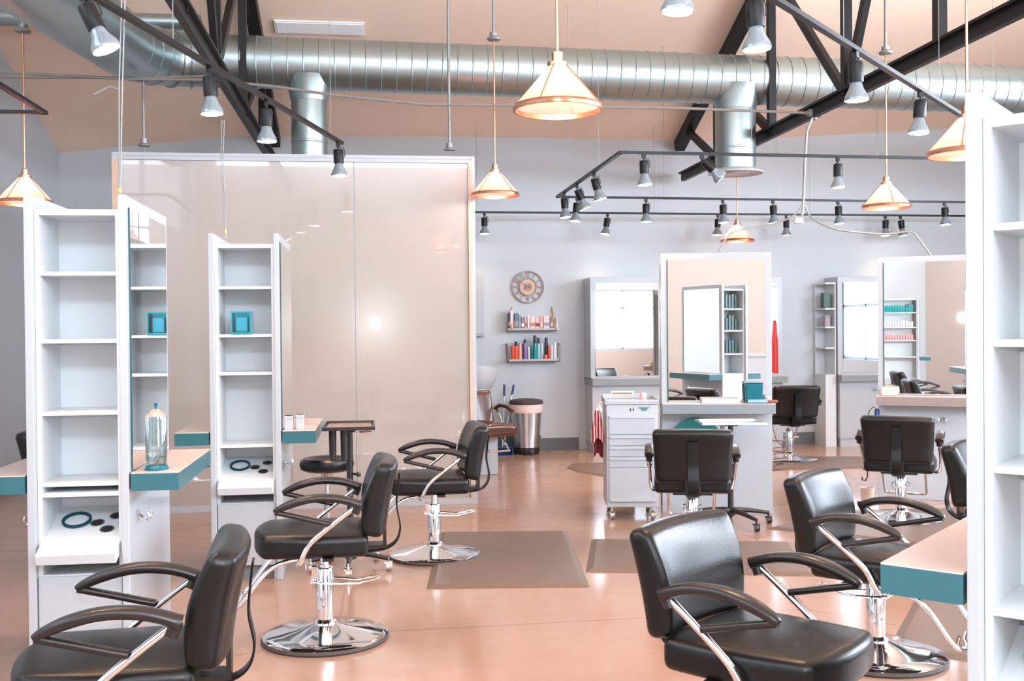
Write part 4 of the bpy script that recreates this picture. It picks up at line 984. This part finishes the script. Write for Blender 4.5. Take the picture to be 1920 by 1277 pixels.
# conduits dropping into S1 and S2
for lb, pa, pb, pc_, yy in (('white conduit pair dropping into the nearest left station', (232, -30), (226, 160), (224, 366), 4.9), ('thin conduit pair dropping into the second station', (418, 225), (416, 300), (423, 440), 6.75)):
    base = aty(*pc_, yy)
    t = thing('power_conduit', lb, 'conduit', base)
    for dx in (-0.006, 0.008):
        q = [aty(pa[0], pa[1], yy)-base, aty(pb[0], pb[1], yy)-base, Vector((0, 0, 0))]
        q = [v + Vector((dx, 0, 0)) for v in q[:2]] + [Vector((dx*0.3, 0, -0.02))]
        MB().tube([q[0], q[0]*0.5+q[1]*0.5, q[1], q[1]*0.5+q[2]*0.5, q[2]], 0.0032, 8).obj('pipe', M['conduit'], t, smooth=True)
    for k_ in (0.03,):
        pz = Vector((0, 0, -0.02)).lerp(aty(pb[0], pb[1], yy)-base, k_+0.05)
        MB().cyl(pz-Vector((0, 0, 0.012)), pz+Vector((0, 0, 0.012)), 0.009, 10).obj('tape_band', colmat('yellow_tape', (0.55, 0.38, 0.14), 0.6), t, smooth=True)
# small capped wire stub on left conduit
circuit('wire_stub', 'short loose wire with a white plug hanging left of the left conduit', 'wire', [aty(222, 168, 4.95), aty(205, 163, 4.95), aty(188, 172, 4.95), aty(176, 177, 4.95)], 0.006, M['conduit'])

# partition hanger rods
for lb, px, yy in (('steel hanger rod above the left part of the partition', 270, PY_), ('steel hanger rod above the right end of the partition', 843, PY_)):
    foot = aty(px, 289, yy); foot.z = 2.99
    ztop = ceil_z(foot.x, foot.y)-0.005 if px > 500 else 3.60
    t = thing('hanger_rod', lb, 'rod', foot)
    MB().cyl((0, 0, 0.10), (0, 0, ztop-2.99), 0.012, 12).cyl((0, 0, 0.0), (0, 0, 0.10), 0.005, 8).obj('rod', M['conduit'], t, smooth=True)
    MB().lathe([(0, 0.05), (0.05, 0.055), (0.052, 0.062), (0.03, 0.075), (0.03, 0.115), (0, 0.12)], n=20).obj('flange', M['conduit'], t, smooth=True)
    MB().lathe([(0, ztop-2.99-0.02), (0.05, ztop-2.99-0.02), (0.05, ztop-2.99), (0, ztop-2.99)], n=20).obj('ceiling_plate', M['conduit'], t, smooth=True)

# ------------------------------------------------------------------ pendants
def build_pendant():
    t = thing('pendant_lamp', '', 'pendant lamp')       # origin at the rim centre
    sh = MB().lathe([(0.198, 0.012), (0.040, 0.195), (0.036, 0.195), (0.193, 0.012)], n=48, closed=True).obj('shade', M['shade'], t, smooth=True)
    MB().lathe([(0.194, -0.010), (0.203, -0.010), (0.206, 0.005), (0.200, 0.016), (0.194, 0.016)], n=48, closed=True).obj('rim', M['brass'], t, smooth=True)
    b = MB()
    for i in range(4):
        a = 2*PI*i/4+0.5; b.cyl((0.202*math.cos(a), 0.202*math.sin(a), 0.010), (0.040*math.cos(a), 0.040*math.sin(a), 0.200), 0.0035, 6)
    b.obj('cage_rib', M['brass'], t, smooth=True)
    MB().lathe([(0, 0.190), (0.046, 0.190), (0.046, 0.208), (0.026, 0.212), (0.026, 0.255), (0.012, 0.262), (0, 0.262)], n=24).obj('cap', M['brass'], t, smooth=True)
    MB().lathe([(0, 0.07), (0.022, 0.078), (0.032, 0.10), (0.030, 0.13), (0.016, 0.165), (0.014, 0.19), (0, 0.19)], n=20).obj('bulb', M['bulb_core'], t, smooth=True)
    return t
pend0 = build_pendant()
PL = [
 ('large pink glass cone pendant lamp at the top centre', 0.835, 4.669, 2.50, 0.5),
 ('pink glass cone pendant lamp beside the partition\'s right edge', 1.018, 8.72, 2.635, 0.2),
 ('pink glass cone pendant lamp above the right mirror station', 4.333, 8.38, 2.515, 0.9),
 ('smallest farthest pink pendant lamp, right above the central mirror', 4.33, 12.05, 2.54, 0.1),
 ('pink glass cone pendant lamp at the left edge of the frame', -2.644, 8.39, 2.503, 0.7),
 ('pink glass cone pendant lamp partly behind the close white station at the right', 3.155, 5.215, 2.42, 0.4),
]
plights = []
for i, (lb, x, y, z, a) in enumerate(PL):
    t = pend0 if i == 0 else dup(pend0, (0, 0, 0), 0, '')
    t.location = (x, y, z); t.rotation_euler = (0, 0, a); t['label'] = lb; t['group'] = 'cone pendant lamps'
for i, t in enumerate([o for o in COL.objects if o.parent is None and o.name.startswith('pendant_lamp')]):
    x, y, z = t.location
    cz = ceil_z(x, y)-z-0.004
    zc = min(cz-0.2, 1.3)
    MB().cyl((0, 0, 0.26), (0, 0, zc), 0.007, 10).obj('stem', M['brass'], t, smooth=True)
    MB().cyl((0, 0, zc+0.03), (0, 0, cz), 0.013, 10).obj('conduit_stem', M['conduit'], t, smooth=True)
    MB().lathe([(0, zc-0.01), (0.055, zc), (0.06, zc+0.012), (0.035, zc+0.03), (0.035, zc+0.06), (0, zc+0.065)], n=20).obj('canopy', M['conduit'], t, smooth=True)

# ------------------------------------------------------------------ track lights
def build_head():
    t = thing('spot_lamp', '', 'spotlight')          # origin at underside of track
    MB().b2((-0.016, -0.012, -0.03), (0.016, 0.012, 0.0)).cyl((0, 0, -0.045), (0, 0, -0.03), 0.008, 8).obj('track_adapter', M['black'], t)
    h = MB().lathe([(0, -0.125), (0.036, -0.125), (0.037, -0.12), (0.037, -0.035), (0.033, -0.022), (0, -0.02)], n=24).obj('housing', M['black'], t, smooth=True, loc=(0, 0, -0.03))
    MB().tube([(0.0, 0.0, -0.005), (0.040, 0, -0.012), (0.046, 0, -0.04), (0.046, 0, -0.075), (0.037, 0, -0.08)], 0.003, 6).obj('yoke', M['black'], h, smooth=True)
    g = MB().lathe([(0.026, -0.115), (0.030, -0.135), (0.038, -0.16), (0.055, -0.19), (0.061, -0.21), (0.060, -0.217), (0.0, -0.215)], n=28).obj('reflector_bulb', M['bulb_glass'], h, smooth=True)
    MB().lathe([(0, -0.222), (0.04, -0.221), (0.056, -0.2175), (0.0, -0.2172)], n=28).obj('lamp_face', M['bulb_on'], g, smooth=True)
    return t
head0 = build_head()
TZ = 2.9
heads = []
def head(label, x, y, tilt=0, az=0, on=True, power=None, first=False):
    t = head0 if first else dup(head0, (0, 0, 0), 0, '')
    t.location = (x, y, TZ-0.011); t['label'] = label; t['group'] = 'track spotlights'; t.rotation_euler = (0, 0, R(az))
    h = [o for o in COL.objects if o.parent == t and o.name.startswith('housing')][0]
    h.rotation_euler = (0, R(-tilt), 0)
    if not on:
        g = [o for o in COL.objects if o.parent == h and o.name.startswith('reflector')][0]
        f = [o for o in COL.objects if o.parent == g][0]
        f.data = OFFMESH
    heads.append((t, tilt, az, on))
    return t
om = [o for o in COL.objects if o.name.startswith('lamp_face')][0].data.copy(); om.materials.clear(); om.materials.append(M['bulb_dim']); OFFMESH = om
def track(label, segs, wires=()):
    base = Vector((segs[0][0][0], segs[0][0][1], TZ))
    t = thing('light_track', label, 'light track', base)
    for a, c in segs:
        a_ = Vector((a[0], a[1], TZ))-base; c_ = Vector((c[0], c[1], TZ))-base
        b = MB(); d = c_-a_; ang = math.atan2(d.y, d.x)
        b.box((a_+c_)/2, (d.length+0.03, 0.034, 0.022), Matrix.Rotation(ang, 3, 'Z')); b.obj('rail', M['black'], t)
    for x, y in wires:
        p = Vector((x, y, TZ))-base
        MB().cyl(p+Vector((0, 0, 0.011)), p+Vector((0, 0, ceil_z(x, y)-TZ-0.003)), 0.0022, 6).obj('suspension_wire', M['conduit'], t)
    return t
def line(a, c, y):            # x on the segment a-c at depth y
    k_ = (y-a[1])/(c[1]-a[1]); return a[0]+(c[0]-a[0])*k_
T1a, T1b = (-1.63, 2.75), (-0.233, 7.86)
track('long black light track running from the top left towards the partition', [(T1a, T1b)], [(-0.30, 7.6), (-0.95, 5.2)])
T2a, T2b = (0.65, 3.19), (4.15, 6.76)
track('long black light track crossing the top right corner diagonally', [(T2a, T2b)], [(2.3, 4.87), (3.5, 6.09)])
T3 = [((1.954, 8.10), (1.931, 10.87)), ((1.954, 8.10), (6.4, 8.22)), ((1.931, 10.87), (7.4, 11.1))]
track('black U-shaped light track hanging over the central station', T3, [(1.95, 8.9), (1.95, 10.3), (3.05, 8.14), (5.2, 8.2), (3.1, 10.9), (4.4, 10.98), (5.6, 11.03)])
T4y = 12.35
track('farthest black light track, running along the back wall', [((1.19, T4y), (7.5, T4y+0.1))], [(1.22, T4y), (3.4, T4y+0.03), (5.4, T4y+0.06)])
track('bronze-lit corner of a light track at the left edge of the frame', [((-2.06, 6.93), (-2.12, 3.9)), ((-2.06, 6.93), (-3.4, 6.93))], [(-2.5, 6.93)])
first = [True]
def H(label, x, y, tilt=0, az=0, on=True):
    f = first[0]; first[0] = False
    return head(label, x, y, tilt, az, on, first=f)
# (image x of the mount, image y of the mount) -> world on z=TZ
def on_track(px, py): return atz(px, py, TZ)
H('spotlight at the top left corner, only its glowing face in view', -1.40, 3.60, 12, 0)
p = on_track(170, -8); H('tilted black spotlight at the top left over the big duct', line(T1a, T1b, 4.45), 4.45, 24, 0)
H('black spotlight on the left track in front of the left truss', line(T1a, T1b, 5.62), 5.62, 3, 0)
H('black spotlight on the left track just right of the left truss', line(T1a, T1b, 6.40), 6.40, 2, 90)
H('black spotlight at the far end of the left track above the partition', line(T1a, T1b, 7.78), 7.78, 2, 0)
for lb, y, tl, az_ in (('nearest spotlight of the right track, cut by the top edge of the frame', 3.66, -4, 0), ('big glowing spotlight at the top right beside the truss', 4.12, 2, 0), ('spotlight of the right track hanging where the truss struts meet', 5.00, 2, 40), ('spotlight of the right track right of the truss crossing', 5.82, -4, 0), ('spotlight of the right track behind the right pendant lamp', 6.62, 0, 0)):
    H(lb, line(T2a, T2b, y), y, tl, az_)
for lb, y, tl in (('leftmost spotlight on the slanting arm of the central track', 10.50, 4), ('middle spotlight on the slanting arm of the central track', 9.85, 22), ('rightmost spotlight on the slanting arm of the central track', 9.1, 16)):
    H(lb, line(T3[0][0], T3[0][1], y), y, tl, 0)
def row(defs, y0, y1, x0, x1, px_fn):
    pass
def near_line(px, a, c):      # world x on the track a-c seen at image column px
    lo_, hi_ = 0.0, 1.0
    for _ in range(40):
        k_ = (lo_+hi_)/2; x = a[0]+(c[0]-a[0])*k_; y = a[1]+(c[1]-a[1])*k_
        v = Vector((x, y, TZ))-CAM; sx = CX+F*v.dot(_R)/v.dot(_f)
        if sx < px: lo_ = k_
        else: hi_ = k_
    return a[0]+(c[0]-a[0])*k_, a[1]+(c[1]-a[1])*k_
for lb, px, tl, az_, on in (('spotlight on the near rail of the central track, left of the drop duct', 1207, 2, 0, True), ('spotlight turned sideways in front of the drop duct', 1316, 46, 0, True), ('unlit spotlight on the near rail of the central track', 1571, 0, 90, False)):
    x, y = near_line(px, *T3[1]); H(lb, x, y, tl, az_, on)
for lb, px, tl, az_, on in (('first spotlight from the left on the middle rail', 1082, -6, 0, True), ('second spotlight from the left on the middle rail', 1211, 0, 0, True), ('spotlight on the middle rail left above the smallest pendant', 1355, 2, 0, True), ('spotlight on the middle rail right above the sagging cable', 1449, 3, 0, True), ('spotlight on the middle rail left of the right pendant', 1571, 4, 0, True), ('rightmost spotlight on the middle rail', 1771, 2, 0, True)):
    x, y = near_line(px, *T3[2]); H(lb, x, y, tl, az_, on)
T4 = ((1.19, T4y), (7.5, T4y+0.1))
for lb, px, tl, az_, on in (('leftmost spotlight on the back wall track near the partition', 908, 0, 0, True), ('spotlight on the back wall track over the first wall mirror', 1139, -8, 0, True), ('spotlight on the back wall track left of the smallest pendant', 1346, -3, 0, True), ('unlit spotlight on the back wall track', 1474, 0, 90, False), ('spotlight on the back wall track below the right pendant', 1660, 0, 0, True), ('spotlight on the back wall track crossing the right sagging cable', 1688, 10, 0, True)):
    x, y = near_line(px, *T4); H(lb, x, y, tl, az_, on)

# ------------------------------------------------------------------ things behind the camera, seen only in the mirrors
S7 = station('styling_station', 'white station with product shelves seen reflected in the right mirror', (-2.3, -1.5, 0), R(146), W=0.80, cmat=M['counter_bluelit'], tray=False)
tag(MB().b2((-0.55, -0.25, 0), (0.55, 0.25, 0.98)).b2((-0.58, -0.28, 0.98), (0.58, 0.28, 1.02)).obj('reception_desk', M['whiteplain'], loc=(1.75, -2.6, 0), rot=(0, 0, R(-8))), 'white reception desk reflected low in the central mirror', 'desk')
def shelf_goods(S, z, cols, label, cat, name, group, h, yy=0.14):
    mw = S.matrix_world if False else Matrix.Translation(S.location) @ Matrix.Rotation(S.rotation_euler.z, 4, 'Z')
    for i, c in enumerate(cols):
        p = mw @ Vector((-(len(cols)-1)*0.025+0.05*i, yy, z+0.001))
        hh = h*(0.85+0.3*random.random())
        tag(MB().b2((-0.018, -0.025, 0), (0.018, 0.025, hh)).obj(name, c, bevel=0.003, loc=p, rot=(0, 0, S.rotation_euler.z)), label, cat, group)
tg = colmat('teal_card', (0.0, 0.35, 0.33)); wg = colmat('white_card', (0.85, 0.85, 0.85)); pg = colmat('pink_card', (0.8, 0.35, 0.33)); dg = colmat('dark_card', (0.05, 0.10, 0.10))
shelf_goods(S7, 1.765, [tg]*12, 'teal product box on the top shelf reflected in the right mirror', 'box', 'product_box', 'teal boxes seen in the mirror', 0.13)
shelf_goods(S7, 1.475, [wg]*12, 'white product box on the middle shelf reflected in the right mirror', 'box', 'product_box', 'white boxes seen in the mirror', 0.11)
shelf_goods(S7, 1.22, [pg]*12, 'pink product box on the lower shelf reflected in the right mirror', 'box', 'product_box', 'pink boxes seen in the mirror', 0.12)
for z_ in (1.745, 1.465, 1.16):
    shelf_goods(S5, z_, [dg]*5, 'dark green product box on the back shelves of the close right station, reflected', 'box', 'product_box', 'dark boxes seen in the mirror', 0.17, 0.88-0.13)
t = thing('hanging_robe', 'red robe hanging by the window, reflected at the right side of the central station', 'robe', (RX-0.10, 3.27, 0), PI/2)
drape(-0.25, 0.25, 0, 0.5, 1.65, 3).obj('robe_cloth', M['red'], t, smooth=True)

# ------------------------------------------------------------------ lights
def light(name, kind, loc, energy, color=(1, 1, 1), **kw):
    l = bpy.data.lights.new(name, kind); l.energy = energy; l.color = color
    for k_, v in kw.items(): setattr(l, k_, v)
    o = bpy.data.objects.new(name, l); COL.objects.link(o); o.location = loc; return o
def aim(o, d): o.rotation_euler = Vector(d).to_track_quat('-Z', 'Y').to_euler()
DAY = (0.80, 0.90, 1.0)
for a, c in RW:
    o = light('window_and_fill_light', 'AREA', ((a+c)/2, BY-0.16, 1.75), 110, DAY, shape='RECTANGLE', size=c-a, size_y=1.65); aim(o, (0, 1, 0))
for a, c in SW:
    o = light('window_and_fill_light', 'AREA', (RX+0.17, (a+c)/2, 1.65), 110, DAY, shape='RECTANGLE', size=c-a, size_y=1.45); aim(o, (-1, 0, 0))
for xx, e_, q_ in ((RX+0.18, 1120, CR), (LX-0.18, 120, CL)):
    o = light('window_and_fill_light', 'AREA', (xx, (q_[0]+q_[1])/2, (q_[2]+q_[3])/2), e_, (0.92, 0.95, 1.0), shape='RECTANGLE', size=q_[1]-q_[0], size_y=q_[3]-q_[2]-0.05); aim(o, (-1 if xx > 0 else 1, 0, 0))  # fill light behind the added side strips
for a, c, z0, z1, e_ in RC:
    o = light('window_and_fill_light', 'AREA', ((a+c)/2, BY-0.17, (z0+z1)/2), e_, DAY, shape='RECTANGLE', size=c-a, size_y=z1-z0); aim(o, (0, 1, 0))  # frontal fill from the invented high rear windows
# camera flash just above the lens (its glint shows on the partition)
o = light('camera_flash', 'POINT', (0.0, 0.03, EYE+0.13), 85, (0.93, 0.96, 1.0), shadow_soft_size=0.03)
for t, tilt, az, on in heads:
    if not on: continue
    a = R(tilt); z = R(az)
    d = Vector((math.sin(a)*math.cos(z), math.sin(a)*math.sin(z), -math.cos(a)))
    o = light('spot_beam', 'SPOT', Vector(t.location)+Vector((0, 0, -0.03))+d*0.235, (7 if t.location.y > 12 else 34), (1.0, 0.64, 0.40), spot_size=R(105), spot_blend=0.8, shadow_soft_size=0.05); aim(o, d)
for lb, x, y, z, a in PL:
    light('pendant_bulb', 'POINT', (x, y, z+0.05), 4, (1.0, 0.70, 0.55), shadow_soft_size=0.035)
w = bpy.data.worlds.new('world'); scn.world = w; w.use_nodes = True
w.node_tree.nodes['Background'].inputs[0].default_value = (0.80, 0.90, 1.0, 1); w.node_tree.nodes['Background'].inputs[1].default_value = 2.5
scn.view_settings.view_transform = 'Standard'; scn.view_settings.look = 'None'; scn.view_settings.gamma = 1
scn.view_settings.use_curve_mapping = False; scn.view_settings.exposure = 0.75
scn.cycles.max_bounces = 8; scn.cycles.diffuse_bounces = 4; scn.cycles.glossy_bounces = 5; scn.cycles.transparent_max_bounces = 12
scn.cycles.sample_clamp_indirect = 6; scn.cycles.use_denoising = True
scn.cycles.caustics_reflective = False; scn.cycles.caustics_refractive = False
